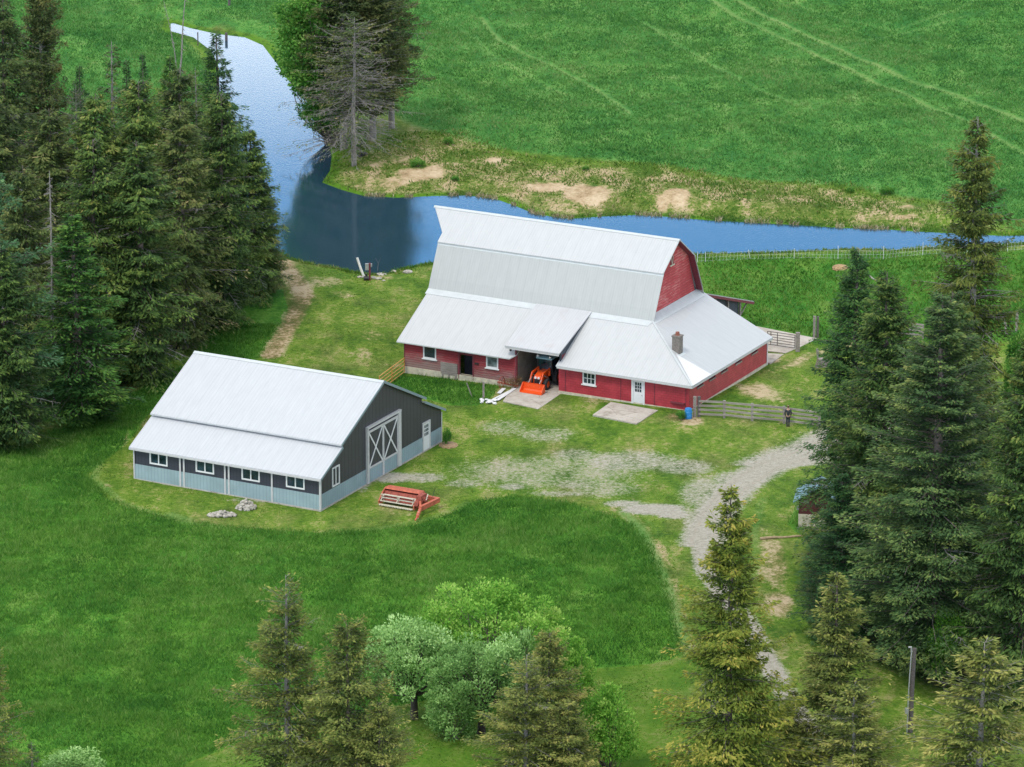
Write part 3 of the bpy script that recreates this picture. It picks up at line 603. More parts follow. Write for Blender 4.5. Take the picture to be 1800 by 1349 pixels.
# gambrel roof
def gslope(va, za, vb, zb, ua, ub, t=RT): return [uv(ua, va, za), uv(ub, va, za), uv(ub, vb, zb), uv(ua, vb, zb)]
up = MB()
for s_ in (-1, 1): up.slab(gslope(VC, HR, VC + s_ * (VBK + .16), HBK - .1, UA, UB), RT)
HOOD = 29.315
for s_ in (-1, 1): up.slab([uv(UB + .002, VC, HR), uv(HOOD, VC, HR), uv(UB + .002, VC + s_ * .76 * VBK, HR - .76 * (HR - HBK))], RT)
up.build('upper_roof', M['roof_u'], barn)
st = MB()
for s_ in (-1, 1):
    # slight flare toward the foot
    vA, zA, vB, zB, vC_, zC = VBK, HBK - .03, 4.45, 6.62, 4.86, HT - .02
    st.slab([uv(UA, VC + s_ * vA, zA), uv(UB, VC + s_ * vA, zA), uv(UB, VC + s_ * vB, zB), uv(UA, VC + s_ * vB, zB)], RT)
    st.slab([uv(UA, VC + s_ * vB, zB), uv(UB, VC + s_ * vB, zB), uv(UB, VC + s_ * vC_, zC), uv(UA, VC + s_ * vC_, zC)], RT)
st.build('steep_roof', M['roof_steep'], barn)
tr_ = MB()                                                      # flashing strips: ridge cap, break, foot
tr_.slab([uv(UA - .01, VC, HR + .04), uv(HOOD, VC, HR + .04), uv(HOOD, VC - .2, HR - .09), uv(UA - .01, VC - .2, HR - .09)], .02)
tr_.slab([uv(UA - .01, VC, HR + .041), uv(HOOD, VC, HR + .041), uv(HOOD, VC + .2, HR - .09), uv(UA - .01, VC + .2, HR - .09)], .02)
tr_.slab([uv(UA - .012, V0 + .02, HT + .05), uv(UB + .012, V0 + .02, HT + .05), uv(UB + .012, V0 - .62, zf(V0 - .62) + .035), uv(UA + .3, V0 - .62, zf(V0 - .62) + .035)], .015)
tr_.build('flashing', M['flash'], barn)
tr_ = MB(); q = .13; tr_.slab([uv(UA - .005, VC - VBK - .03, HBK - .06), uv(UB + .005, VC - VBK - .03, HBK - .06), uv(UB + .005, VC - VBK - .17, HBK - .36), uv(UA - .005, VC - VBK - .17, HBK - .36)], .02); tr_.build('flashing', M['flash_grey'], barn)
# red soffit and barge boards of the right overhang
sf_ = MB()
for s_ in (-1, 1):
    sf_.slab([uv(UA + .04, VC, HR - RT - .012), uv(6.5, VC, HR - RT - .012), uv(6.5, VC + s_ * VBK, HBK - RT - .012), uv(UA + .04, VC + s_ * VBK, HBK - RT - .012)], .03)
    sf_.slab([uv(UA + .04, VC + s_ * (VBK - .06), HBK - RT - .03), uv(6.5, VC + s_ * (VBK - .06), HBK - RT - .03), uv(6.5, VC + s_ * 4.62, HT + .3), uv(UA + .04, VC + s_ * 4.62, HT + .3)], .03)
sf_.each('soffit', M['red_dark'], barn)
# low roofs
lr = MB(); lr.slab([uv(16.45, -OE, HE), uv(LB + OE, -OE, HE), uv(LB + OE, V0, HT), uv(16.45, V0, HT)], RT)
lr.slab([uv(16.0, -OE + .5, HE + .5 * sf), uv(16.45, -OE, HE), uv(16.45, V0, HT), uv(16.0, V0, HT)], RT)
lr.slab([uv(12.08, -OE, HE), uv(12.08, V0, HT), uv(6.08, V0, HT), uv(-OE, -OE, HE)], RT)
lr.build('front_roof', M['roof_u'], barn)
rr = MB(); zr = lambda u: HE + (u + OE) * sr
rr.slab([uv(-OE, -OE, HE), uv(6.08, V0, HT), uv(6.6, 5.7, zr(6.6)), uv(6.6, WB + .07, zr(6.6)), uv(-OE, WB + .07, HE)], RT)
rr.build('side_roof', M['roof_v'], barn)
rr = MB(); rr.slab([uv(6.48, 5.7, zr(6.48) + .12), uv(6.48, 15.0, zr(6.48) + .12), uv(5.7, 15.0, zr(5.7) + .03), uv(5.7, 5.3, zr(5.7) + .03)], .015); rr.build('flashing', M['flash'], barn)
# flat sheet at the hip corner, brightened by its white colour alone
ck = MB(); ck.slab([uv(2.55, 2.75, zr(2.55) + .035), uv(-OE - .01, 3.15, HE + .035), uv(-OE - .01, -OE + .12, HE + .035)], .02); ck.build('hip_sheet', M['white'], barn)
hp = MB(); hp.beam(uv(-OE, -OE, HE + .03), uv(6.08, V0, HT + .03), .16, .04); hp.build('hip_cap', M['flash'], barn)
# fascia
fa = MB(); ubox(fa, -OE + .02, 12.0, -OE - .02, -OE + .03, HE - .22, HE - RT - .002); ubox(fa, -OE - .02, -OE + .03, -OE + .031, WB + .05, HE - .22, HE - RT - .002); fa.build('fascia', M['trim'], barn)
# raised roof over the bay
aw = MB(); aw.slab([uv(11.75, -.55, 3.70), uv(16.85, -.55, 3.70), uv(16.93, 5.42, 5.80), uv(11.70, 5.42, 5.80)], .1); aw.build('bay_roof', M['roof_awn'], barn)
ck = MB()
for u0 in (11.88, 16.02): ck.prism([(-.0, 2.7), (-.0, 3.72), (-5.3, 5.62), (-5.3, 5.5)], 0, u0, u0 + .1)
ck.each('bay_cheek', M['blue_dark'], barn)
ft = MB(); ubox(ft, 11.8, 16.8, -.53, -.47, 3.44, 3.59); ft.build('fascia', M['trim'], barn)
ft = MB(); ubox(ft, 16.3, 16.45, -.45, -.3, 3.25, 3.45); ft.build('yard_lamp', M['black'], barn)
# rear open shed
re = MB(); VE = 25.5; zre = lambda v: HT - (v - V1) * .33
re.slab([uv(5.95, V1, HT), uv(UB, V1, HT), uv(UB, VE, zre(VE)), uv(5.95, VE, zre(VE))], .1); re.build('rear_roof', M['roof_u'], barn)
re = MB(); re.beam(uv(5.93, V1, HT - .2), uv(5.93, VE, zre(VE) - .2), .05, .22); re.build('barge_board', M['red_dark'], barn)
re = MB(); re.prism([(-V1, -.8), (-V1, zre(V1) - .3), (-23.05, zre(23.05) - .3), (-23.05, -.8)], 0, 6.32, 6.42); re.build('end_wall', M['blue_dark'], barn)
for v in (23.1, 20.6, 18.0):
    re = MB(); ubox(re, 6.1, 6.28, v - .09, v + .09, -.8, zre(v) - .12); re.build('shed_post', M['post'], barn)
re = MB(); re.beam(uv(6.19, 23.2, zre(23.2) - 1.5), uv(6.19, 24.6, zre(24.6) - .2), .1, .1); re.build('brace', M['post'], barn)
re = MB(); ubox(re, 9.0, UB, 23.1, 23.22, -.8, zre(23.2) - .12); re.build('rear_wall', M['grey_wood_v'], barn)
# chimney on the side roof
cu, cv = 2.72, 3.35
ch = MB(); ubox(ch, cu - .34, cu + .34, cv - .34, cv + .34, zr(cu) - .3, zr(cu) + 1.30); ubox(ch, cu - .39, cu + .39, cv - .39, cv + .39, zr(cu) + 1.302, zr(cu) + 1.40); ch = ch.build('chimney', M['brick'], barn)
c2 = MB(); c2.tube([uv(cu, cv, zr(cu) + 1.40), uv(cu, cv, zr(cu) + 1.68)], [.19, .16], 10); c2.build('chimney_pot', M['pot'], ch)
c2 = MB(); c2.slab([uv(cu - .55, cv - .5, zr(cu - .55) + .02), uv(cu + .6, cv - .5, zr(cu + .6) + .02), uv(cu + .6, cv + .5, zr(cu + .6) + .02), uv(cu - .55, cv + .5, zr(cu - .55) + .02)], .015); c2.build('chimney_flashing', M['flash_grey'], ch)

# ---- the charcoal workshop
SO, SYAW = np.array([-14.854, 360.739]), 2.659
shop = empty('workshop', (SO[0], SO[1], 0), SYAW, 'charcoal and pale blue workshop with a white metal roof in two steps', 'workshop')
LS, WS = 16.903, 19.642; VR, ZR = WS / 2, 7.917; VU, ZU = 2.933, 4.617; su = (ZR - ZU) / (VR - VU)
zlo = lambda v: 2.76 + (v + .326) * .463
prof = [(0, -.3), (0, zlo(0) - .1), (3.2, zlo(3.2) - .1), (3.2, ZU + .3 * su - .12), (VR, ZR - .13)]; prof = prof + [(WS - a, b) for a, b in prof[:-1][::-1]]
m = MB()
pr = [(-v, z) for v, z in prof]
m.prism(pr, 0, 0.0, .14); m.build('gable_wall', M['charcoal_v'], shop)
m = MB(); m.prism(pr, 0, LS - .14, LS); m.build('gable_wall', M['charcoal_v'], shop)
WN = [(13.81, 15.46), (9.55, 11.22), (5.4, 7.04), (1.37, 3.04)]
m = MB(); holed_wall(m, 'v', .14, LS - .14, -.3, zlo(0) - .1, .14, [(a + .05, b - .05, 1.6, 2.5) for a, b in WN]); m.build('front_wall', M['charcoal_u'], shop)
m = MB(); ubox(m, .14, LS - .14, WS - .14, WS, -.3, zlo(0) - .1); m.build('rear_wall', M['charcoal_u'], shop)
for a, b in WN: window(shop, 'v', a, b, 1.54, 2.54, 2, 1, M['glass'], .11, .06, False, 0, .09)
window(shop, 'u', 1.85, 3.0, 1.40, 2.98, 2, 1, M['glass'], .11, .06, False, 0, .09)
# wainscot
m = MB(); ubox(m, -.004, LS + .004, -.03, -.004, .12, 1.32); m.build('wainscot', M['blue_u'], shop)
DU0, DU1, PD0, PD1 = 7.42, 12.24, 16.55, 17.6
m = MB()
for a, b in ((0.002, DU0 - .1), (DU1 + .1, PD0 - .1), (PD1 + .1, WS)): ubox(m, -.03, -.004, a, b, .12, 1.32)
m.each('wainscot', M['blue_v'], shop)
m = MB(); ubox(m, -.06, LS + .03, -.06, -.003, -.4, .12); ubox(m, -.06, -.003, -.002, WS + .05, -.4, .12); m.build('foundation', M['conc'], shop)
m = MB()
for a in (4.3, 8.2, 8.55, 12.3, 12.65): ubox(m, a - .07, a + .07, -.075, -.035, .12, 2.5)
ubox(m, -.08, .06, -.08, -.035, .1, 2.55); ubox(m, -.08, -.035, -.034, .08, .1, 2.6); ubox(m, LS - .06, LS + .05, -.08, -.035, .1, 2.55); ubox(m, -.08, -.035, WS - .05, WS + .06, .1, 2.6); m.each('corner_trim', M['trim'], shop)
# roofs
m = MB(); OVU = .26
for s_ in (0, 1):
    V = (lambda v: v) if not s_ else (lambda v: WS - v)
    m.slab([uv(-OVU, VR, ZR), uv(LS + OVU, VR, ZR), uv(LS + OVU, V(VU), ZU), uv(-OVU, V(VU), ZU)], .13)
m.build('upper_roof', M['roof_shop'], shop)
m = MB()
for s_ in (0, 1):
    V = (lambda v: v) if not s_ else (lambda v: WS - v)
    m.slab([uv(-OVU, V(3.19), zlo(3.19)), uv(LS + OVU, V(3.19), zlo(3.19)), uv(LS + OVU, V(-.326), 2.76), uv(-OVU, V(-.326), 2.76)], .12)
m.build('lower_roof', M['roof_shop'], shop)
m = MB(); ubox(m, .1, LS - .1, 3.2, 3.3, zlo(3.2) - .3, ZU + .1); ubox(m, .1, LS - .1, WS - 3.3, WS - 3.2, zlo(3.2) - .3, ZU + .1); m.each('clerestory_wall', M['charcoal_u'], shop)
m = MB(); m.slab([uv(-OVU, VR, ZR + .05), uv(LS + OVU, VR, ZR + .05), uv(LS + OVU, VR - .25, ZR - .075), uv(-OVU, VR - .25, ZR - .075)], .02); m.slab([uv(-OVU, VR, ZR + .051), uv(LS + OVU, VR, ZR + .051), uv(LS + OVU, VR + .25, ZR - .075), uv(-OVU, VR + .25, ZR - .075)], .02); m.build('ridge_cap', M['flash'], shop)
m = MB()
for a, b in (((-.326, 2.76), (3.19, zlo(3.19))), ((VU, ZU), (VR, ZR)), ((WS - VU, ZU), (VR, ZR)), ((WS + .326, 2.76), (WS - 3.19, zlo(3.19)))):
    m.beam(uv(-OVU - .02, a[0], a[1] - .07), uv(-OVU - .02, b[0], b[1] - .07), .03, .2)
m.each('barge_board', M['blue_u'], shop)
m = MB(); ubox(m, -OVU, LS + OVU, -.37, -.328, 2.55, 2.70); m.build('gutter', M['trim'], shop)
# big double door with cross braces
DZ0, DZ1 = .14, 4.42
m = MB(); ubox(m, -.10, -.034, DU0, DU1, 1.30, DZ1 - .002); dd = m.build('double_door', M['charcoal_v'], shop)
m = MB(); ubox(m, -.10, -.034, DU0, DU1, DZ0, 1.298); m.build('door_skirt', M['blue_v'], dd)
mid = (DU0 + DU1) / 2; m = MB(); f0, f1 = -.16, -.102
for a in (DU0, mid - .125, mid + .005, DU1 - .12): ubox(m, f0, f1, a, a + .12, DZ0, DZ1)
for a, b in ((DU0 + .12, mid - .125), (mid + .125, DU1 - .12)):
    ubox(m, f0, f1, a, b, DZ1 - .2, DZ1); ubox(m, f0, f1, a, b, 1.26, 1.4)
m.build('door_frame', M['trim'], dd)
m = MB()
for a, b in ((DU0 + .14, mid - .14), (mid + .14, DU1 - .14)):
    m.beam(uv(-.135, a, 1.4), uv(-.135, b, DZ1 - .2), .13, .04, (1, 0, 0)); m.beam(uv(-.125, b, 1.4), uv(-.125, a, DZ1 - .2), .13, .04, (1, 0, 0))
m.build('cross_brace', M['white'], dd)
m = MB(); ubox(m, -.2, -.003, DU0 - .2, DU0 - .003, .12, 4.6); ubox(m, -.2, -.003, DU1 + .003, DU1 + .45, .12, 4.6); ubox(m, -.22, -.003, DU0 - .2, DU1 + .45, 4.602, 4.78); m.build('door_surround', M['trim'], shop)
d = MB(); ubox(d, -.1, -.003, PD0 - .1, PD0, .12, 2.5); ubox(d, -.1, -.003, PD1, PD1 + .12, .12, 2.5); ubox(d, -.1, -.003, PD0, PD1, 2.36, 2.5); df = d.build('door', M['trim'], shop)
d = MB(); ubox(d, -.07, -.01, PD0 + .005, PD1 - .005, .14, 1.3); ubox(d, -.07, -.01, PD0 + .005, PD0 + .17, 1.302, 2.35); ubox(d, -.07, -.01, PD1 - .17, PD1 - .005, 1.302, 2.35); ubox(d, -.07, -.01, PD0 + .172, PD1 - .172, 2.25, 2.35)
for k in (1, 2): ubox(d, -.06, -.012, PD0 + .172, PD1 - .172, 1.302 + .316 * k - .025, 1.302 + .316 * k + .025)
for k in (1, 2): ubox(d, -.058, -.014, PD0 + .172 + .235 * k - .02, PD0 + .172 + .235 * k + .02, 1.302, 2.25)
d.build('door_leaf', M['white'], df)
d = MB(); ubox(d, -.035, -.02, PD0 + .171, PD1 - .171, 1.302, 2.25); d.build('pane', M['glass'], df)

# ---- concrete pads
def pad(name, pts, top, m, lbl=None):
    P = [G(*p) for p in pts]; mb = MB(); mb.slab([(p[0], p[1], max(q[2] for q in P) + top) for p in P], .6); o = mb.build(name, m); return tag(o, kind='structure')
pad('tractor_pad', [(884, 707), (946, 720), (990, 690), (1010, 660), (950, 640), (908, 672)], .03, M['conc'])
pad('door_pad', [(1042, 732), (1074, 709), (1157, 722), (1119, 747)], .03, M['conc'])
pad('rear_pad', [(1325, 575), (1436, 597), (1402, 613), (1380, 622), (1345, 618), (1320, 600)], .03, M['conc'])
pad('yard_slab', [(1348, 622), (1378, 623), (1354, 641), (1349, 640)], .02, M['conc'])
#TREES
# ------------------------------------------------------------------ trees
def tube_np(pts, rads, n):
    pts = np.asarray(pts, float); k = len(pts); d = np.gradient(pts, axis=0); d /= np.linalg.norm(d, axis=1)[:, None] + 1e-9
    u = np.where(np.abs(d[:, 2:3]) > .9, [[1., 0, 0]], [[0, 0, 1.]]); x = np.cross(d, u); x /= np.linalg.norm(x, axis=1)[:, None] + 1e-9; y = np.cross(d, x)
    a = np.arange(n) * 2 * np.pi / n
    V = pts[:, None, :] + (x[:, None, :] * np.cos(a)[None, :, None] + y[:, None, :] * np.sin(a)[None, :, None]) * np.asarray(rads, float)[:, None, None]
    i = np.arange(k - 1)[:, None]; j = np.arange(n)[None, :]; j2 = (j + 1) % n
    F = np.stack(np.broadcast_arrays(i * n + j, i * n + j2, (i + 1) * n + j2, (i + 1) * n + j), -1).reshape(-1, 4)
    return V.reshape(-1, 3), F
class Soup:
    def __init__(s): s.V = []; s.F = []; s.n = 0
    def add(s, V, F): s.V.append(V); s.F.append(F + s.n); s.n += len(V)
    def mesh(s, name, mats, attrs=None): return fast_mesh(name, np.concatenate(s.V), np.concatenate(s.F), mats, attrs)
def cards(B, D, Nn, ln, wd):
    """kite shaped leaf sprays: base B, direction D, rough normal Nn"""
    D = D / (np.linalg.norm(D, axis=1)[:, None] + 1e-9); S = np.cross(D, Nn); S /= np.linalg.norm(S, axis=1)[:, None] + 1e-9
    V = np.empty((len(B), 4, 3)); V[:, 0] = B; V[:, 2] = B + D * ln[:, None]; mid = B + D * (ln * .55)[:, None]
    V[:, 1] = mid + S * (wd / 2)[:, None]; V[:, 3] = mid - S * (wd / 2)[:, None]
    return V.reshape(-1, 3), np.arange(4 * len(B)).reshape(-1, 4)
TREE_CACHE = {}
def conifer(name, seed, H, Rr, leaf, bark, base=.08, step=.42, nb=6, shape=.8, droop=.25, up_top=.5, dens=15, ln=.55, wd=.2, hang=.2, jitter=.25, ragged=.3, bare=0.0, dead=0, twig='bark_pale', tipw=.35, trunk_r=None, top_bare=0.0, side=1.0):
    """whorled conifer. droop: fall of the branches, hang: how far the sprays hang, ragged: uneven branch length, dead: bare twigs"""
    r = np.random.default_rng(seed); tr = trunk_r or H * .014; dens, ln, wd = dens * 2.3, ln * .62, wd * .62
    k = 14; zz = np.linspace(0, H, k); bend = np.cumsum(r.normal(0, .03, (k, 2)), 0) * (H / 20)
    tp = np.c_[bend, zz]; T = Soup(); tp0 = tp.copy(); tp0[0, 2] = -.5
    V, F = tube_np(tp0, tr * (1 - zz / H) ** .8 + .015, 8); T.add(V, F)
    axis = lambda z: np.array([np.interp(z, zz, tp[:, 0]), np.interp(z, zz, tp[:, 1]), z])
    CB, CD, CN, CL, CW, CT = [], [], [], [], [], []
    z = H * base; sect = r.uniform(.65, 1.15, 12)
    TW = Soup()
    while z < H * .985:
        f = (z / H - base) / (1 - base); prof = (1 - f) ** shape * (min(1, .45 + f * 4) if base < .3 else min(1, .35 + f * 3.2))
        for b in range(max(3, int(round(nb * (1 - .4 * f))))):
            az = r.uniform(0, 6.283); s12 = sect[int(az / 6.284 * 12)]
            l = max(.25, Rr * prof * s12 * (1 + r.normal(0, ragged * .6))); l = min(l, Rr * 1.25)
            th = (up_top * f - droop * (1 - f)) + r.normal(0, .12)
            n = 7; t = np.linspace(0, 1, n); o = axis(z + r.uniform(-.2, .2))
            hor = np.array([math.cos(az), math.sin(az), 0]); P = o + hor * (l * t * math.cos(th))[:, None]
            P[:, 2] += l * (math.sin(th) * t - droop * .9 * (1 - f) * t ** 2 * .6 + .22 * droop * t ** 4)
            P += np.cumsum(r.normal(0, .02 * l, (n, 3)), 0) * t[:, None]
            isdead = r.random() < bare * (1 - f * .6)
            V, F = tube_np(P, np.maximum(.012, tr * .16 * (l / Rr) ** .6 * (1 - t * .85)), 3); TW.add(V, F) if isdead else T.add(V, F)
            if isdead:
                for q in range(int(4 + l * 3)):
                    a = r.uniform(.25, 1); p0 = np.array([np.interp(a, t, P[:, i]) for i in range(3)]); lat = np.cross(hor, [0, 0, 1]) * r.choice([-1, 1]) + hor * .6
                    e_ = p0 + lat * r.uniform(.2, .55) * l * .4 * (1.2 - a) + np.array([0, 0, r.uniform(-.35, .05) * l * .3]); V, F = tube_np([p0, (p0 + e_) / 2 + r.normal(0, .04, 3), e_], [.014, .012, .008], 3); TW.add(V, F)
                if r.random() < .6: continue
            m = max(3, int(l * dens * (.35 if isdead else 1) * max(.3, 1 + .3 * r.normal()) + 3))
            if f > 1 - top_bare: m = int(m * .3)
            a = r.uniform(.12, 1.03, m) ** .8; p = np.stack([np.interp(a, t, P[:, i]) for i in range(3)], 1)
            lat = np.cross(hor, [0, 0, 1]); half = l * side * .30 * np.sin(np.clip(a, 0, 1) * np.pi * .85 + .25) + .06
            sgn = r.uniform(-1, 1, m); off = lat[None] * (sgn * half)[:, None]; p = p + off + hor[None] * (-np.abs(sgn) * half * .35)[:, None]
            p[:, 2] += r.normal(0, .07 + .05 * l * jitter, m) - np.abs(sgn) * half * hang
            d = hor[None] * r.uniform(.4, 1, m)[:, None] + lat[None] * (sgn * .9)[:, None]; d = d / np.linalg.norm(d, axis=1)[:, None]
            d[:, 2] += -hang * r.uniform(.3, 1.6, m) + .25 * f; d += r.normal(0, jitter, (m, 3))
            nn_ = np.tile([0, 0, 1.], (m, 1)) + hor[None] * .5 + r.normal(0, .45, (m, 3))
            CB.append(p); CD.append(d); CN.append(nn_); CL.append(ln * r.uniform(.6, 1.3, m)); CW.append(wd * r.uniform(.6, 1.4, m))
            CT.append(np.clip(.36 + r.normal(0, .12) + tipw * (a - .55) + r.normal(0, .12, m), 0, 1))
        z += step * r.uniform(.7, 1.3) * (1 - .45 * f)
    # leader
    CB = np.concatenate(CB); V, F = cards(CB, np.concatenate(CD), np.concatenate(CN), np.concatenate(CL), np.concatenate(CW))
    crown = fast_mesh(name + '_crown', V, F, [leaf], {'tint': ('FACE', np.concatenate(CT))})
    nb_ = sum(len(f) for f in T.F)
    if TW.n: T.add(np.concatenate(TW.V), np.concatenate(TW.F))
    trunk = T.mesh(name + '_trunk', [bark, M[twig]]); mi = np.zeros(len(trunk.polygons), np.int32); mi[nb_:] = 1; trunk.polygons.foreach_set('material_index', mi); tw = None
    rad_ = np.hypot(V[:, 0], V[:, 1]); Rm = float(np.percentile(rad_, 92))
    return dict(trunk=trunk, crown=crown, twig=tw, H=H, R=Rm)
def broadleaf(name, seed, H, Rr, leaf, bark, trunk_h=.25, nclump=60, per=110, clump=.75, ln=.22, wd=.13, up=.35, flat=.8, stems=1, tr=.22, hole=.12):
    r = np.random.default_rng(seed); T = Soup(); CB, CD, CN, CL, CW, CT = [], [], [], [], [], []; per = int(per * 1.6); ln *= .8; wd *= .8
    cz = H * (trunk_h + (1 - trunk_h) * .52); rz = H * (1 - trunk_h) * .5
    lobes = [(r.uniform(0, 6.28), r.uniform(-.5, .6), r.uniform(.72, 1.12)) for _ in range(9)]
    cents = []
    while len(cents) < nclump:
        q = r.normal(0, 1, 3); q /= np.linalg.norm(q); rad = r.uniform(.35, 1.0) ** .5
        k = 1.0
        for a, e_, s in lobes:
            v = np.array([math.cos(a) * math.cos(e_), math.sin(a) * math.cos(e_), math.sin(e_)]); k += (s - .95) * max(0, q @ v - .55) * 3.0
        c = q * np.array([Rr, Rr, rz]) * rad * k * .92 + [0, 0, cz]
        if c[2] < H * trunk_h * .75 or (q[2] < -.55 and r.random() < .6): continue
        cents.append(c)
    fork = np.array([0, 0, H * trunk_h])
    for s in range(stems):
        o = np.array([r.normal(0, .2), r.normal(0, .2), 0]) * (stems > 1)
        V, F = tube_np([o + [0, 0, -.4], o * .6 + [r.normal(0, .08), r.normal(0, .08), H * trunk_h * .5], fork + o * .3], [tr * 1.25, tr, tr * .85], 8); T.add(V, F)
    for i, c in enumerate(cents):
        if i % 2 == 0:
            mid = (fork + c) / 2 + np.array([0, 0, -.12 * Rr]) + r.normal(0, .12 * Rr, 3); V, F = tube_np([fork, mid, c], [tr * .45, tr * .22, .02], 4); T.add(V, F)
        m = int(per * r.uniform(.6, 1.3)); cr = clump * r.uniform(.6, 1.25)
        d = r.normal(0, 1, (m, 3)); d /= np.linalg.norm(d, axis=1)[:, None]; rad = cr * r.uniform(.25, 1, m) ** .6
        p = c + d * rad[:, None] * [1, 1, flat]
        D = d + np.array([0, 0, up]) + r.normal(0, .5, (m, 3)); Nn = d + r.normal(0, .5, (m, 3)) + [0, 0, .5]
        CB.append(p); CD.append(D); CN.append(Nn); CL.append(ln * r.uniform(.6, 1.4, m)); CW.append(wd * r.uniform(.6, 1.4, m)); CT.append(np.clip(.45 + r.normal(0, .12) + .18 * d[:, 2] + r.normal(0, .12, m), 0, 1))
    V, F = cards(np.concatenate(CB), np.concatenate(CD), np.concatenate(CN), np.concatenate(CL), np.concatenate(CW))
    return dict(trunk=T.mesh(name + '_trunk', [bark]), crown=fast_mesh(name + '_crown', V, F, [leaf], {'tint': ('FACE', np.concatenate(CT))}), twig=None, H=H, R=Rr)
def snag(name, seed, H, Rr, bark, twigs=60, lean=0, two=False):
    r = np.random.default_rng(seed); T = Soup(); TW = Soup(); k = 12; zz = np.linspace(-.4, H, k)
    for s in range(2 if two else 1):
        b = np.cumsum(r.normal(0, .05, (k, 2)), 0); b[:, 0] += (zz / H) ** 2 * (lean if not s else -lean * 1.4); P = np.c_[b, zz * (1 if not s else .85)]
        V, F = tube_np(P, H * .011 * (1 - np.clip(zz, 0, H) / H * .85) * (1 if not s else .7), 8); T.add(V, F)
        for i in range(twigs):
            z = H * r.uniform(.2, .97); f = z / H; o = np.array([np.interp(z, zz, P[:, i2]) for i2 in range(3)]); az = r.uniform(0, 6.28); l = Rr * (1.1 - f * .8) * r.uniform(.3, 1.1)
            q = np.linspace(0, 1, 5); B = o + np.array([math.cos(az), math.sin(az), 0]) * (l * q)[:, None]; B[:, 2] += -l * .35 * q + r.normal(0, .06) * q; B += np.cumsum(r.normal(0, .03 * l, (5, 3)), 0)
            V, F = tube_np(B, np.linspace(.035, .008, 5), 3); TW.add(V, F)
            for j in range(3):
                a = r.uniform(.3, .95); p0 = np.array([np.interp(a, q, B[:, i2]) for i2 in range(3)]); e_ = p0 + r.normal(0, .25 * l, 3) * [1, 1, .5] - [0, 0, .08 * l]; V, F = tube_np([p0, e_], [.014, .006], 3); TW.add(V, F)
    T.add(np.concatenate(TW.V), np.concatenate(TW.F)); return dict(trunk=T.mesh(name + '_trunk', [bark]), crown=None, twig=None, H=H, R=Rr)

GAIN = 2.0
LF = {
 'cedar_olive': leafmat('olive_cedar_leaf', [(.0, (.020, .034, .010)), (.35, (.052, .072, .015)), (.65, (.105, .118, .024)), (1, (.20, .17, .05))], .28, gain=GAIN),
 'cedar': leafmat('cedar_leaf', [(.0, (.011, .026, .009)), (.35, (.031, .061, .015)), (.6, (.066, .106, .022)), (.82, (.112, .136, .030)), (1, (.18, .16, .05))], .25, gain=GAIN),
 'cedar_brown': leafmat('brown_cedar_leaf', [(.0, (.014, .026, .010)), (.35, (.038, .060, .017)), (.62, (.076, .096, .026)), (.85, (.12, .12, .040)), (1, (.20, .15, .08))], .25, gain=GAIN),
 'larch': leafmat('larch_leaf', [(.0, (.026, .040, .012)), (.35, (.072, .094, .022)), (.65, (.140, .150, .036)), (1, (.24, .20, .065))], .28, gain=GAIN),
 'spruce': leafmat('spruce_leaf', [(.0, (.009, .030, .008)), (.4, (.030, .080, .015)), (.7, (.074, .138, .022)), (1, (.15, .20, .04))], .22, gain=GAIN),
 'dark': leafmat('dark_fir_leaf', [(.0, (.007, .024, .009)), (.4, (.020, .054, .016)), (.75, (.050, .095, .021)), (1, (.12, .14, .035))], .22, gain=GAIN),
 'fir': leafmat('fir_leaf', [(.0, (.013, .030, .012)), (.4, (.034, .066, .020)), (.65, (.078, .114, .032)), (.85, (.145, .170, .046)), (1, (.23, .21, .07))], .22, gain=GAIN),
 'pine': leafmat('pine_leaf', [(.0, (.016, .028, .012)), (.4, (.038, .056, .018)), (.75, (.076, .086, .026)), (1, (.13, .115, .04))], .25, gain=GAIN),
 'bluepine': leafmat('blue_pine_leaf', [(.0, (.020, .050, .022)), (.5, (.045, .100, .040)), (1, (.11, .17, .065))], .25, gain=GAIN),
 'golden': leafmat('golden_fir_leaf', [(.0, (.020, .040, .008)), (.3, (.050, .076, .012)), (.6, (.098, .122, .018)), (.85, (.155, .155, .026)), (1, (.24, .195, .045))], .3, gain=GAIN),
 'olive': leafmat('olive_fir_leaf', [(.0, (.025, .042, .012)), (.35, (.066, .088, .02)), (.65, (.125, .14, .032)), (1, (.22, .20, .06))], .28, gain=GAIN),
 'apple': leafmat('apple_leaf', [(.0, (.045, .10, .024)), (.4, (.11, .20, .055)), (.7, (.20, .31, .105)), (1, (.32, .42, .19))], .35, gain=2.0),
 'lime': leafmat('bright_leaf', [(.0, (.03, .10, .012)), (.4, (.075, .19, .022)), (.7, (.15, .28, .042)), (1, (.27, .36, .09))], .35, gain=1.8),
 'green': leafmat('green_leaf', [(.0, (.018, .07, .012)), (.4, (.045, .145, .02)), (.75, (.10, .22, .035)), (1, (.22, .31, .09))], .35, gain=1.55),
}
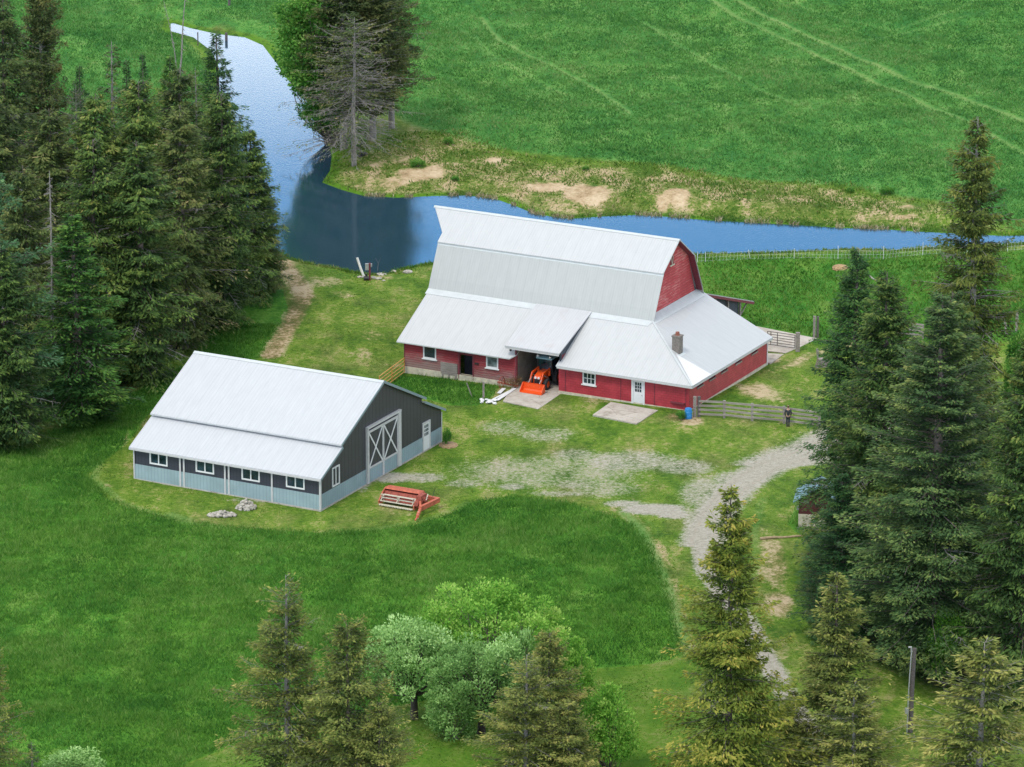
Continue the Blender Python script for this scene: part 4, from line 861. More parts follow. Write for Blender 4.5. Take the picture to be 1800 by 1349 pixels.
PROTO = {
 'cedarA': lambda: conifer('cedar', 11, 22, 3.9, LF['cedar'], M['bark'], .05, .40, 7, .58, .34, .45, 17, .62, .19, .75, .32, .35, .12),
 'cedarB': lambda: conifer('cedar', 12, 22, 3.7, LF['cedar_brown'], M['bark'], .06, .42, 7, .55, .36, .4, 16, .6, .18, .75, .34, .4, .25),
 'cedarC': lambda: conifer('cedar', 13, 24, 4.2, LF['cedar'], M['bark'], .06, .42, 7, .5, .30, .5, 16, .62, .19, .7, .32, .45, .18),
 'cedarT': lambda: conifer('cedar', 14, 28, 3.9, LF['cedar_olive'], M['bark_pale'], .06, .46, 7, .52, .32, .4, 19, .6, .18, .7, .34, .4, .14),
 'spruceA': lambda: conifer('spruce', 21, 18, 3.6, LF['spruce'], M['bark'], .04, .42, 7, .7, .22, .5, 18, .5, .17, .35, .25, .3, .06),
 'spruceB': lambda: conifer('spruce', 22, 16, 2.9, LF['dark'], M['bark'], .05, .42, 6, .8, .24, .5, 18, .5, .16, .45, .28, .4, .05),
 'darkA': lambda: conifer('fir', 31, 27, 4.3, LF['dark'], M['bark'], .03, .42, 7, .62, .22, .5, 22, .5, .155, .45, .28, .3, .04),
 'darkB': lambda: conifer('cedar', 32, 27, 4.8, LF['cedar_dark'], M['bark'], .03, .42, 7, .58, .26, .5, 22, .52, .16, .55, .3, .3, .05),
 'fir': lambda: conifer('fir', 41, 29, 6.0, LF['fir'], M['bark'], .07, .46, 8, .62, .12, .55, 27, .42, .145, .30, .22, .22, .03, tipw=.55, side=.85),
 'golden': lambda: conifer('fir', 51, 18, 4.4, LF['golden'], M['bark'], .03, .44, 7, .74, .10, .45, 24, .5, .17, .35, .26, .45, .03, tipw=.6, trunk_r=.24),
 'oliveA': lambda: conifer('fir', 61, 13, 2.9, LF['olive'], M['bark'], .04, .40, 7, .62, .18, .5, 20, .48, .15, .35, .28, .3, .05, tipw=.5),
 'oliveB': lambda: conifer('fir', 62, 12, 3.4, LF['olive'], M['bark_pale'], .04, .42, 7, .6, .16, .5, 20, .46, .15, .35, .28, .3, .16, tipw=.6),
 'sparse': lambda: conifer('larch', 71, 16, 3.6, LF['larch'], M['bark_pale'], .04, .46, 7, .60, .10, .6, 23, .45, .15, .25, .4, .5, .12, top_bare=.16),
 'brown': lambda: conifer('larch', 72, 13, 4.0, LF['larch'], M['bark'], .04, .40, 8, .5, .14, .5, 21, .45, .15, .3, .4, .4, .1),
 'pine': lambda: conifer('pine', 81, 20, 3.0, LF['pine'], M['bark_pale'], .16, .42, 8, .34, -.05, .5, 22, .5, .17, .15, .5, .35, .04),
 'pineB': lambda: conifer('pine', 82, 22, 3.6, LF['pine'], M['bark_pale'], .22, .46, 8, .36, .05, .5, 20, .5, .17, .2, .5, .4, .12),
 'bluepine': lambda: conifer('pine', 83, 20, 3.6, LF['bluepine'], M['bark'], .10, .60, 6, .5, .05, .4, 18, .5, .18, .25, .5, .5, .04),
 'dead': lambda: conifer('dead', 91, 18, 4.2, LF['cedar_brown'], M['bark_pale'], .14, .34, 7, .5, .5, .3, 5, .4, .12, .5, .5, .6, .93, trunk_r=.17),
 'thin': lambda: conifer('thin', 92, 14, 2.2, LF['cedar_brown'], M['bark_pale'], .08, .5, 5, .8, .22, .4, 12, .45, .15, .5, .35, .5, .45),
 'snag': lambda: snag('snag', 101, 21, 2.0, M['bark_pale'], 130),
 'birch': lambda: snag('birch', 102, 12, 1.0, M['bark_pale'], 16, 1.0, True),
 'appleA': lambda: broadleaf('apple', 111, 6.6, 3.3, LF['apple'], M['bark_dark'], .26, 80, 120, .75, .24, .13, .7, .9),
 'appleB': lambda: broadleaf('apple', 112, 7.0, 3.0, LF['apple'], M['bark_dark'], .2, 80, 120, .75, .24, .13, .7, .9),
 'limeA': lambda: broadleaf('broadleaf', 113, 6.5, 4.4, LF['lime'], M['bark'], .15, 95, 120, .8, .25, .14, .7, 1.0, 2),
 'limeB': lambda: broadleaf('broadleaf', 114, 5, 1.9, LF['lime'], M['bark'], .05, 50, 110, .6, .24, .13, .6, 1.1, 2, .1),
 'alder': lambda: broadleaf('alder', 115, 14, 4.2, LF['green'], M['bark'], .02, 150, 130, 1.0, .32, .2, .2, .8, 3, .18),
 'shrub': lambda: broadleaf('shrub', 116, 2.6, 1.7, LF['apple'], M['bark'], .03, 36, 90, .5, .2, .11, .5, .9, 3, .06),
 'dryweed': lambda: broadleaf('weed', 118, 1.2, .9, leafmat('dry_weed_leaf', [(0, (.10, .06, .025)), (.5, (.22, .14, .06)), (1, (.36, .27, .14))], .25), M['bark'], .02, 14, 50, .35, .18, .05, .8, .9, 3, .03),
 'bush': lambda: broadleaf('bush', 117, 1.2, .9, LF['green'], M['bark'], .02, 18, 60, .35, .16, .1, .6, .9, 3, .03),
}
LF['cedar_dark'] = leafmat('dark_cedar_leaf', [(.0, (.010, .026, .009)), (.4, (.030, .060, .014)), (.7, (.076, .104, .022)), (1, (.16, .15, .04))], .22, gain=GAIN)
def plant(kind, bx, by, ty, hw, label, name=None, cat='tree', group=None, rot=None, y_off=0):
    """stand a tree with its foot at the ground point seen at (bx, by); top row ty, half width hw in photo pixels"""
    if kind not in TREE_CACHE: TREE_CACHE[kind] = PROTO[kind]()
    p = TREE_CACHE[kind]; P = G(bx, by); h = z_for(P, ty) - P[2]; s = scale_at(P[1])
    names = dict(cedar='cedar_tree', spruce='spruce_tree', dark='fir_tree', fir='fir_tree', golden='fir_tree', olive='fir_tree', sparse='larch_tree', brown='larch_tree', pine='pine_tree', bluepine='pine_tree', dead='dead_tree', thin='thin_tree', snag='dead_tree', birch='dead_birch', apple='apple_tree', lime='broadleaf_tree', alder='alder_tree', shrub='shrub', bush='bush')
    nm = name or next(v for k, v in names.items() if kind.startswith(k))
    r = random.Random(int(bx * 7 + by * 13)); root = empty(nm, P, r.uniform(0, 6.28) if rot is None else rot, label, cat, group)
    wS = hw / s / p['R']; root.scale = (wS, wS, h / p['H'])
    for part in ('trunk', 'crown', 'twig'):
        if p[part]:
            o = bpy.data.objects.new({'trunk': 'trunk', 'crown': 'crown', 'twig': 'dead_branches'}[part], p[part]); COL.objects.link(o); o.parent = root
    return root
FG, RG, BG_, CG = 'conifers of the wood left of the workshop', 'tall conifers on the right', 'trees in the foreground', 'trees on the point by the creek'
FOREST = [
 # back rows first
 ('pine', 85, 440, -45, 52, 'dense brown green pine with rounded top at the far upper left, highest in its row'),
 ('cedarB', 20, 490, -5, 75, 'cedar with thin grey green top at the upper left corner'),
 ('spruceB', 148, 400, 112, 32, 'small pointed spruce standing alone against the far meadow, right of the rounded pine'),
 ('thin', 200, 460, 72, 55, 'thin grey green conifer with visible pale branches, against the far meadow'),
 ('spruceB', 228, 440, 103, 34, 'short dark conifer close behind the thin grey one'),
 ('spruceB', 260, 440, 92, 30, 'narrow dark green spruce with a pencil shaped top in the back row'),
 ('spruceA', 302, 440, 98, 52, 'bright green bushy spruce in the back row, below the bare birch'),
 ('thin', 350, 430, 120, 40, 'brownish thin conifer between bushy spruce and dark creek spruce'),
 ('spruceB', 388, 345, 55, 52, 'dark green spruce with drooping arms standing against the pale creek water'),
 ('cedarB', -10, 590, 120, 85, 'brown cedar at the left edge, half cut by the frame, behind the blue green pine'),
 ('dead', 140, 470, 148, 36, 'grey dead conifer without needles deep in the wood'),
 ('cedarB', 95, 600, 190, 82, 'brown olive cedar left of centre of the wood, in front of the rounded pine'),
 ('cedarA', 175, 590, 165, 78, 'olive cedar in the middle of the wood, in front of the grey dead conifer'),
 ('cedarC', 245, 560, 140, 80, 'tall olive cedar in the middle row under the pencil shaped spruce'),
 ('cedarB', 320, 530, 120, 72, 'brown tipped cedar in the middle row under the bushy spruce'),
 ('cedarA', 390, 520, 165, 66, 'green cedar in the middle row just below the dark creek spruce'),
 ('cedarB', 50, 690, 290, 72, 'brown cedar behind the tall bare trunk'),
 ('cedarC', 165, 665, 245, 80, 'broad olive cedar between the bare trunk and the cedar with visible foot'),
 ('cedarC', 388, 572, 165, 70, 'large green cedar above the strip of tall grass, middle of the front edge'),
 ('cedarA', 446, 522, 225, 54, 'rightmost large cedar of the wood, its tips over the pond'),
 ('cedarB', 468, 512, 320, 36, 'low brown twigged cedar at the very end of the wood above the dirt track'),
 ('cedarB', 325, 612, 185, 78, 'big cedar with many dead brown twigs right behind the workshop roof corner'),
 ('cedarA', 250, 665, 245, 78, 'cedar with a visible grey foot just left of the workshop roof'),
 ('bluepine', -5, 775, 300, 80, 'blue green pine with long arms at the left edge of the picture'),
 ('cedarA', 8, 785, 430, 72, 'drooping olive cedar at the lower left end of the wood'),
 ('spruceA', 140, 738, 375, 86, 'light green spruce in front of the wood, right of the bare trunk'),
]
for k, bx, by, ty, hw, lb in FOREST: plant(k, bx, by, ty, hw, lb, group=FG)
plant('snag', 98, 730, 300, 34, 'tall bare grey trunk with short dead twigs at the front of the wood', cat='dead tree')
plant('birch', 318, 215, -40, 18, 'bare forked birch trunk with broken pale limb at the top of the picture', cat='dead tree', rot=.3)
for k, bx, by, ty, hw, lb in [
 ('alder', 574, 250, -60, 104, 'leafy green alder leaning over the creek at the top of the picture'),
 ('pineB', 690, 225, -70, 52, 'brown green pine on the right of the creek trees'),
 ('pineB', 606, 262, -60, 62, 'tall pine with bare lower trunk in the middle of the creek trees'),
 ('alder', 584, 258, 100, 60, 'low green alder bush hanging over the water under the leafy alder'),
 ('pine', 655, 245, -60, 54, 'olive pine crown behind the grey dead conifer'),
 ('dead', 622, 292, 30, 92, 'grey dead conifer with a skirt of bare drooping branches on the creek point')]: plant(k, bx, by, ty, hw, lb, group=CG)
for k, bx, by, ty, hw, lb in [
 ('cedarT', 1698, 840, 205, 78, 'tallest cedar on the right, its thin top reaching over the pond'),
 ('darkA', 1500, 985, 438, 80, 'dark fir with a brown tip, leftmost of the tall conifers on the right'),
 ('darkB', 1548, 1050, 478, 104, 'dark green cedar just right of the brown tipped fir'),
 ('darkB', 1660, 1000, 512, 100, 'olive topped conifer behind the big layered fir'),
 ('darkB', 1800, 1080, 590, 100, 'dark conifer at the right edge behind the hanging cedar'),
 ('alder', 1800, 860, 555, 55, 'leafy green tree at the right edge beside the grey fence posts'),
 ('darkA', 1478, 1125, 830, 64, 'lower dark fir beside the small maroon shed'),
 ('fir', 1640, 1185, 520, 150, 'big layered fir with pale branch tips in the middle of the right group'),
 ('cedarC', 1790, 1240, 700, 95, 'hanging olive cedar at the right edge above the lower corner'),
 ('limeB', 1660, 1215, 1075, 42, 'bright green young tree at the foot of the big layered fir')]: plant(k, bx, by, ty, hw, lb, group=RG)
for k, bx, by, ty, hw, lb in [
 ('golden', 1280, 1410, 850, 108, 'golden green fir with gaps between its branches beside the gravel drive'),
 ('oliveA', 1465, 1330, 1005, 72, 'olive fir with a pointed top right of the gravel drive'),
 ('oliveA', 1392, 1345, 1215, 40, 'dark low conifer beside the lower end of the drive'),
 ('oliveB', 1498, 1440, 1205, 85, 'light olive fir at the bottom edge right of the drive'),
 ('oliveB', 1722, 1470, 1128, 118, 'broad olive fir with grey twigs in the lower right corner'),
 ('sparse', 508, 1420, 1010, 92, 'open brown conifer with pale upper trunk in the lower left middle'),
 ('brown', 612, 1450, 1095, 98, 'dense brown olive conifer beside the open one'),
 ('brown', 668, 1480, 1235, 72, 'lower brown olive conifer in front of the first apple tree'),
 ('limeA', 865, 1200, 1045, 128, 'bright green spreading tree behind the apple trees'),
 ('appleA', 728, 1264, 1100, 96, 'pale green apple tree with a dark forked trunk on the mown grass'),
 ('appleB', 846, 1290, 1118, 92, 'pale green apple tree right of the forked one'),
 ('shrub', 798, 1298, 1215, 56, 'round pale shrub at the foot of the right apple tree', ),
 ('shrub', 905, 1240, 1120, 45, 'pale leafy shrub between apple tree and dark conifers'),
 ('brown', 965, 1370, 1112, 74, 'dark brown green conifer right of the apple trees'),
 ('sparse', 925, 1440, 1150, 84, 'olive conifer with bare pale leader at the bottom middle'),
 ('brown', 1000, 1440, 1235, 70, 'low brown conifer at the bottom edge, right of the bare leader'),
 ('limeB', 1012, 1255, 1128, 38, 'narrow bright green tree rising behind the dark conifer'),
 ('limeB', 1070, 1370, 1212, 55, 'bright green bush right of the foreground conifers'),
 ('sparse', -25, 1430, 1095, 62, 'brown conifer cut off by the lower left edge of the picture'),
 ('shrub', 130, 1375, 1322, 60, 'pale leafy shrub at the bottom left edge'),
 ('thin', 60, 1390, 1305, 26, 'greyish small conifer beside the pale shrub at the bottom left')]: plant(k, bx, by, ty, hw, lb, group=BG_)
for bx, by, ty, hw, lb in [(735, 294, 281, 14, 'dark green bush on the sand bank nearest the creek point'), (1560, 342, 330, 14, 'dark low bush at the meadow edge beyond the right pond arm'), (1495, 338, 330, 8, 'very small bush left of the low meadow bush'), (630, 262, 240, 20, 'weedy bush behind the dead conifer foot'), (788, 255, 243, 10, 'dark weed tuft at the top of the sandy bank'),
                        (1030, 300, 293, 7, 'small green tuft above the largest sand scar'), (800, 320, 311, 8, 'small green tuft right of the first sand scar')]:
    plant('bush', bx, by, ty, hw, lb, cat='bush', group='bushes on the far bank')
plant('bush', 787, 783, 757, 9, 'single young shrub in a mulch ring at the workshop corner', 'sapling', 'sapling')
#PROPS
# ------------------------------------------------------------------ machines and small things
def bframe(px, py, du=0, dv=0):
    P = G(px, py); P[:2] += BU * du + BV * dv; P[2] = float(terrain(P[None, :2])[0]); return P
def wheel(parent, x, y, r, wd, rim_m, name='wheel'):
    m = MB(); n = 22; prof = [(-wd / 2, r * .62), (-wd / 2, r * .92), (-wd * .36, r), (wd * .36, r), (wd / 2, r * .92), (wd / 2, r * .62)]
    vs = []; 
    for i in range(n):
        a = 2 * math.pi * i / n; k = 1.0 + (.035 if i % 2 else -.02)
        for q, (px_, rr_) in enumerate(prof): rk = rr_ * (k if q in (2, 3) else 1); vs.append((x + px_, y + math.cos(a) * rk, r + math.sin(a) * rk))
    p = len(prof); fs = [(i * p + j, i * p + (j + 1) % p, ((i + 1) % n) * p + (j + 1) % p, ((i + 1) % n) * p + j) for i in range(n) for j in range(p)]
    m.add(vs, fs); w_ = m.build(name, M['tyre'], parent)
    h = MB(); h.tube([(x - wd * .34, y, r), (x + wd * .34, y, r)], r * .63, 16); h.tube([(x - wd * .40, y, r), (x + wd * .40, y, r)], r * .2, 10); h.build('rim', rim_m, w_); return w_

# ---- tractor with front loader, nose pointing out of the bay
P = bframe(936, 692, 0, 1.35); P[2] += .06
tr = empty('tractor', P, BYAW, 'orange tractor with front loader bucket, half out of the barn bay', 'tractor')
m = MB(); hood = [(.52, .62), (.50, 1.02), (.38, 1.22), (.0, 1.36), (-.95, 1.46), (-.95, .62)]
m.prism(hood, 0, -.30, .30); m.prism([(a * .94 - .02, b * .92 + .02) for a, b in hood], 0, -.36, .36); m.build('hood', M['orange'], tr)
m = MB(); m.box(-.25, .25, .522, .56, .66, .98); m.build('grille', M['black'], tr)
for s_ in (-1, 1):
    m = MB(); m.tube([(s_ * .15, .50, 1.06), (s_ * .15, .57, 1.05)], [.11, .10], 12); m.build('headlight', M['lamp'], tr)
m = MB(); m.box(-.2, .2, -2.3, .6, .42, .64); m.beam((-.6, 0, .46), (.6, 0, .46), .14, .14); m.beam((-.62, -1.8, .66), (.62, -1.8, .66), .22, .22); m.build('chassis', M['black'], tr)
for s_ in (-1, 1):
    wheel(tr, s_ * .66, 0, .47, .30, M['orange']); wheel(tr, s_ * .74, -1.8, .68, .40, M['orange'])
    m = MB(); m.tube([(s_ * .76, -1.15, .95), (s_ * .76, -1.45, 1.32), (s_ * .76, -1.85, 1.45), (s_ * .76, -2.3, 1.35)], [.05] * 4, 4); m.box(s_ * .76 - .2, s_ * .76 + .2, -2.2, -1.4, 1.38, 1.43); m.build('fender', M['black'], tr)
    m = MB(); m.beam((s_ * .52, -.75, 1.0), (s_ * .52, -.75, 1.62), .12, .16); m.beam((s_ * .52, -.78, 1.58), (s_ * .52, .42, 1.42), .09, .19); m.beam((s_ * .52, .36, 1.45), (s_ * .52, 1.05, .42), .09, .19); m.build('loader_arm', M['orange'], tr)
    m = MB(); m.tube([(s_ * .5, -.6, .85), (s_ * .5, .35, 1.30)], .04, 8); m.tube([(s_ * .5, .55, 1.15), (s_ * .5, 1.1, .75)], .035, 8); m.build('hydraulic_cylinder', M['steel'], tr)
m = MB(); m.beam((-.52, .98, .5), (.52, .98, .5), .12, .12); m.build('cross_tube', M['orange'], tr)
m = MB(); bw = 1.0; bp = [(1.02, .14), (1.02, .72), (1.10, .78), (1.14, .78), (1.10, .70), (1.10, .22), (1.22, .12), (1.74, .06), (1.74, .02), (1.15, .04)]
m.prism(bp, 0, -bw, bw)
for s_ in (-1, 1): m.prism([(1.03, .10), (1.06, .76), (1.2, .74), (1.70, .22), (1.72, .04)], 0, s_ * bw - .03, s_ * bw + .03)
m.build('bucket', M['orange'], tr)
m = MB(); m.box(-.66, .66, -2.35, -.95, 1.2, 2.35); cb = m.build('cab', M['glass'], tr)
m = MB()
for x in (-.68, .68):
    for y in (-2.36, -.94): m.beam((x, y, 1.1), (x * .95, y, 2.36), .09, .09)
m.build('cab_post', M['black'], cb)
m = MB(); m.prism([(-2.45, 2.36), (-2.45, 2.52), (-1.0, 2.56), (-.72, 2.46), (-.72, 2.36)], 0, -.74, .74); m.build('cab_roof', M['cabroof'], cb)
for s_ in (-1, 1):
    m = MB(); m.tube([(s_ * .58, -.78, 2.60), (s_ * .58, -.68, 2.59)], [.10, .09], 10); m.build('work_light', M['lamp'], cb)
m = MB(); m.tube([(.2, -.6, 1.4), (.2, -.6, 2.0)], .035, 8); m.build('exhaust_pipe', M['black'], tr)

# ---- mower conditioner in the grass
P = G(668, 889); hb = empty('hay_mower', P, BYAW + math.pi, 'faded orange towed hay mower with cream reel slats, parked on the mown grass', 'hay mower')
prof = [(-.05, .10), (-.12, .42), (.55, 1.02), (1.0, 1.22), (1.62, 1.18), (1.70, .35), (1.3, .12)]
for x0 in (-.1, 2.98):
    m = MB(); m.prism(prof, 0, x0, x0 + .1); m.build('side_panel', M['orange_old'], hb)
m = MB(); m.prism([(.82, 1.16), (1.0, 1.24), (1.66, 1.20), (1.74, .5), (1.68, .5), (1.6, 1.12), (1.0, 1.17)], 0, .002, 2.978); m.build('top_cover', M['orange_old'], hb)
m = MB(); m.prism([(.5, .2), (.8, 1.0), (1.2, 1.0), (1.2, .2)], 0, .02, 2.96); m.build('roller_housing', M['rust'], hb)
rl = MB(); rl.tube([(.0, .25, .62), (2.97, .25, .62)], .05, 8)
for k in range(4):
    a = k * math.pi / 2 + .5; rl.beam((.06, .25 + .36 * math.cos(a), .62 + .36 * math.sin(a)), (2.92, .25 + .36 * math.cos(a), .62 + .36 * math.sin(a)), .10, .04)
for x in (.1, 1.48, 2.86):
    for k in range(2): a = k * math.pi / 2 + .5; rl.beam((x, .25 - .36 * math.cos(a), .62 - .36 * math.sin(a)), (x, .25 + .36 * math.cos(a), .62 + .36 * math.sin(a)), .05, .08)
rl.build('reel', M['cream'], hb)
m = MB(); m.beam((.0, -.12, .16), (2.97, -.12, .16), .16, .07)
for k in range(20): m.beam((.1 + k * .145, -.12, .16), (.1 + k * .145, -.30, .13), .04, .03)
m.build('cutter_bar', M['cream'], hb)
m = MB(); m.box(3.1, 3.5, .2, 1.2, .35, 1.2); m.beam((3.2, .3, 1.1), (3.75, .9, .75), .16, .3); m.tube([(3.3, .3, .6), (3.3, -.2, .7)], .2, 10); m.build('gearbox', M['rust'], hb)
m = MB(); m.beam((3.05, 1.5, .75), (4.45, 1.45, .72), .2, .34); m.beam((4.4, 1.5, .72), (3.95, -.75, .58), .24, .36); m.build('swing_frame', M['orange_old'], hb)
m = MB(); m.beam((3.4, .3, .75), (3.95, -.7, .62), .16, .2); m.beam((3.95, -.68, .56), (4.45, -2.1, .42), .2, .22); m.beam((4.42, -2.0, .38), (4.55, -2.6, .30), .1, .1); m.build('tongue', M['orange_old'], hb)
m = MB(); m.tube([(4.2, -1.5, .6), (4.2, -1.5, 0)], .05, 8); m.tube([(3.7, .7, .8), (3.75, .95, 1.25)], .04, 6); m.build('hitch_jack', M['cream'], hb)
m = MB(); m.tube([(3.9, 1.4, .9), (3.95, 1.6, 1.35), (4.05, 1.55, 1.6)], .02, 5); m.build('hose', M['black'], hb)
for x in (.55, 2.45): wheel(hb, x, 1.65, .33, .22, M['orange_old'])

# ---- weathered board fence beside the barn
def fence_posts(root, pts, h, wd, m, name='post'):
    for p in pts:
        b = MB(); b.box(p[0] - wd / 2, p[0] + wd / 2, p[1] - wd / 2, p[1] + wd / 2, p[2] - .4, p[2] + h); b.build(name, m, root)
def rails(root, pts, zs, w_, t_, m, name='rail', jit=.03, off=.1):
    r = random.Random(4)
    for a, b in zip(pts[:-1], pts[1:]):
        d = (Vector(b) - Vector(a)).normalized(); nrm = Vector((d.y, -d.x, 0)) * off
        for z in zs:
            q = MB(); q.beam(Vector(a) + nrm + Vector((0, 0, z + r.uniform(-jit, jit))), Vector(b) + nrm - d * .01 + Vector((0, 0, z + r.uniform(-jit, jit))), t_, w_); q.build(name, m, root)
def rel(pts): P0 = pts[0].copy(); return P0, [tuple(p - P0) for p in pts]
P0, ps = rel([G(1228, 733), G(1273, 735), G(1322, 740), G(1378, 745), G(1440, 752)])
bf = empty('board_fence', P0, 0, 'grey weathered four board fence running from the barn corner to the firs', 'fence')
fence_posts(bf, ps[1:], 1.5, .2, M['post']); rails(bf, ps, (.3, .66, 1.02, 1.36), .17, .05, M['grey_wood'])
for k, mm in ((-.32, 'post'), (.02, 'post_dark')):
    b = MB(); b.box(ps[0][0] + k - .13, ps[0][0] + k + .13, -.1, .1, -.3, 1.75); b.build('gate_post', M[mm], bf)
# ---- pipe gate, heavy posts behind the barn
def pipe_gate(name, A, B, h, n, m, label, uprights=(.0, .28, 1.0), rad=.03):
    d = B - A; ln = float(np.hypot(d[0], d[1])); g = empty(name, A, math.atan2(d[1], d[0]), label, 'gate'); dz = (B[2] - A[2])
    f = MB(); z0 = .15
    for k in range(n): z = z0 + (h - z0) * k / (n - 1); f.tube([(0, 0, z), (ln, 0, z + dz)], rad, 6)
    for t in uprights: f.tube([(ln * t, 0, z0 + dz * t), (ln * t, 0, h + dz * t)], rad * 1.1, 6)
    f.build('frame', m, g); return g
pipe_gate('pipe_gate', G(1349, 608), G(1397, 615), 1.3, 6, M['post_dark'], 'dark brown pipe gate between barn corner and heavy grey post', (0, .12, .36, 1))
pipe_gate('pipe_gate', G(711, 657), G(667, 690), 1.4, 5, M['gate_orange'], 'yellow orange pipe gate leading from the left barn corner', (0, .5, 1), .04)
def post(px, py, ty, wd, m, label, name='fence_post', lean=(0, 0), round_=False):
    P = G(px, py); h = z_for(P, ty) - P[2]; b = MB(); top = (lean[0], lean[1], h)
    if round_: b.tube([(0, 0, -.3), top], [wd / 2, wd / 2 * .9], 8)
    else: b.beam((0, 0, -.3), top, wd, wd)
    o = b.build(name, m); o.location = P; return tag(o, label, 'post')
post(1402, 618, 585, .36, M['post'], 'thick grey square post at the end of the dark pipe gate')
post(1431, 594, 556, .2, M['post'], 'left one of two tall grey posts standing together at the concrete pad corner'); post(1437, 594, 557, .2, M['post_dark'], 'right one of two tall posts standing together at the concrete pad corner')
post(850, 703, 672, .17, M['post'], 'grey upright post among the scrap beside the tractor pad')
post(832, 698, 674, .08, M['post'], 'thin leaning stake in the tall grass before the barn', lean=(-.55, .1))
post(881, 678, 646, .2, M['post_dark'], 'dark plank leaning on the barn wall near the bay', 'plank', lean=(-.1, .25))
post(398, 78, 58, .32, M['post_dark'], 'dark stump in the creek water near its far end', 'stump', round_=True); post(348, 80, 57, .14, M['post_dark'], 'thin dark stake on the creek bank', round_=True)
post(403, 10, -6, .3, M['post_dark'], 'dark post in the meadow at the top edge of the picture', round_=True)
post(1787, 585, 548, .28, M['post'], 'round grey post at the right edge behind the leafy tree', round_=True); post(1771, 588, 556, .2, M['grey_wood'], 'leaning grey post beside the round one at the right edge', lean=(-.35, 0))
P0, ps = rel([G(1577, 590), G(1622, 596)]); f2 = empty('board_fence', P0, 0, 'short piece of pale grey board fence seen between the tall conifers', 'fence'); fence_posts(f2, ps, 1.3, .16, M['post']); rails(f2, ps, (.35, .7, 1.0, 1.25), .18, .05, M['grey_wood'])
def logpiece(a, b, r_, m, label, name='log'):
    A, B = G(*a), G(*b); q = MB(); n = 6; rr = random.Random(2); pts = [(0, 0, r_ * .7)]
    for k in range(1, n): t = k / n; pts.append(tuple((B - A) * t + np.array([0, 0, r_ * .7 + rr.uniform(-.02, .03)])))
    q.tube(pts + [tuple(B - A + np.array([0, 0, r_ * .7]))], np.linspace(r_, r_ * .6, n + 1), 8); o = q.build(name, m); o.location = A; return tag(o, label, name)
logpiece((1336, 949), (1412, 944), .12, M['log'], 'pale stripped log lying in the grass before the maroon shed')
logpiece((1526, 486), (1541, 495), .09, M['grey_wood'], 'pale rail lying in the pasture above the fir tips', 'rail'); logpiece((1552, 529), (1568, 536), .12, M['post'], 'grey beam lying in the pasture between the tall conifers', 'beam')
ps_ = G(1447, 645); st = empty('plank_stack', ps_, .4, 'stack of weathered grey planks at the left edge of the firs', 'planks')
for k in range(5): q = MB(); q.box(-.7 + .05 * k, .75 - .04 * k, -.22 + .03 * (k % 2), .2, k * .16, k * .16 + .13); q.build('plank', M['grey_wood'], st)
q = MB(); q.beam((-.35, .1, .1), (-.5, .2, 1.6), .16, .16); q.build('stake', M['post'], st)

# ---- stones
def stone_mesh(r, s, flat=.7):
    bm = bmesh.new(); bmesh.ops.create_icosphere(bm, subdivisions=2, radius=s)
    for v in bm.verts: v.co *= 1 + r.uniform(-.22, .22); v.co.z *= flat
    V = [tuple(v.co) for v in bm.verts]; F_ = [tuple(v.index for v in f.verts) for f in bm.faces]; bm.free(); return V, F_
def stone_pile(px, py, rx, ry, h, n, label, seed):
    r = random.Random(seed); q = MB()
    for k in range(n):
        a = r.uniform(0, 6.28); d = r.random() ** .6; V, F_ = stone_mesh(r, r.uniform(.07, .19)); o = (math.cos(a) * d * rx, math.sin(a) * d * ry, h * (1 - d) * r.uniform(.4, 1) + .05)
        q.add([(x + o[0], y + o[1], z + o[2]) for x, y, z in V], F_)
    o = q.build('stone_pile', M['stone'], smooth=False); o.location = G(px, py); tag(o, label, 'stone pile', None)
stone_pile(391, 907, 1.05, .5, .42, 110, 'long low heap of pale field stones in the grass below the workshop', 5)
stone_pile(433, 894, .8, .55, .85, 110, 'pointed heap of pale field stones nearest the workshop wall', 6)
r = random.Random(9); RL = [((668, 484), .33, 'large pale rock right of the pump post'), ((677, 483), .2, 'pale rock between the large one and the grass tuft'), ((693, 477), .34, 'long flat pale rock on the pond shore'), ((665, 491), .26, 'pale rock at the lower right of the pump post'), ((674, 494), .15, 'smallest pale rock on the grass below the pond shore'),
    ((716, 480), .34, 'pale rock farthest right on the pond shore near the barn roof'), ((633, 488), .22, 'pale rock left of the pump post'), ((699, 468), .2, 'pale rock at the water edge before the barn roof'), ((657, 489), .22, 'pale rock touching the pump post foot')]
for (x, y), s_, lb in RL:
    V, F_ = stone_mesh(r, s_, .5); q = MB(); q.add([(a * 1.3, b, c) for a, b, c in V], F_); o = q.build('rock', M['stone']); o.location = G(x, y) + np.array([0, 0, s_ * .2]); o.rotation_euler = (0, 0, r.uniform(0, 6)); tag(o, lb, 'rock', 'pale rocks on the pond shore')
def heap(px, py, rx, ry, h, m, label, name, seed):
    r = random.Random(seed); bm = bmesh.new(); bmesh.ops.create_icosphere(bm, subdivisions=4, radius=1)
    for v in bm.verts: k = 1 + r.uniform(-.1, .1); v.co = (v.co.x * rx * k, v.co.y * ry * k, v.co.z * h * k)
    me = bpy.data.meshes.new(name); bm.to_mesh(me); bm.free(); me.materials.append(m); o = bpy.data.objects.new(name, me); COL.objects.link(o); o.location = G(px, py); return tag(o, label, name.replace('_', ' '))
heap(1477, 472, .75, .8, .3, M['straw'], 'small heap of old straw in the pasture beyond the barn', 'straw_heap', 1)
heap(788, 783, .75, .9, .14, M['mulch'], 'ring of brown mulch around the young shrub at the workshop corner', 'mulch_ring', 2)
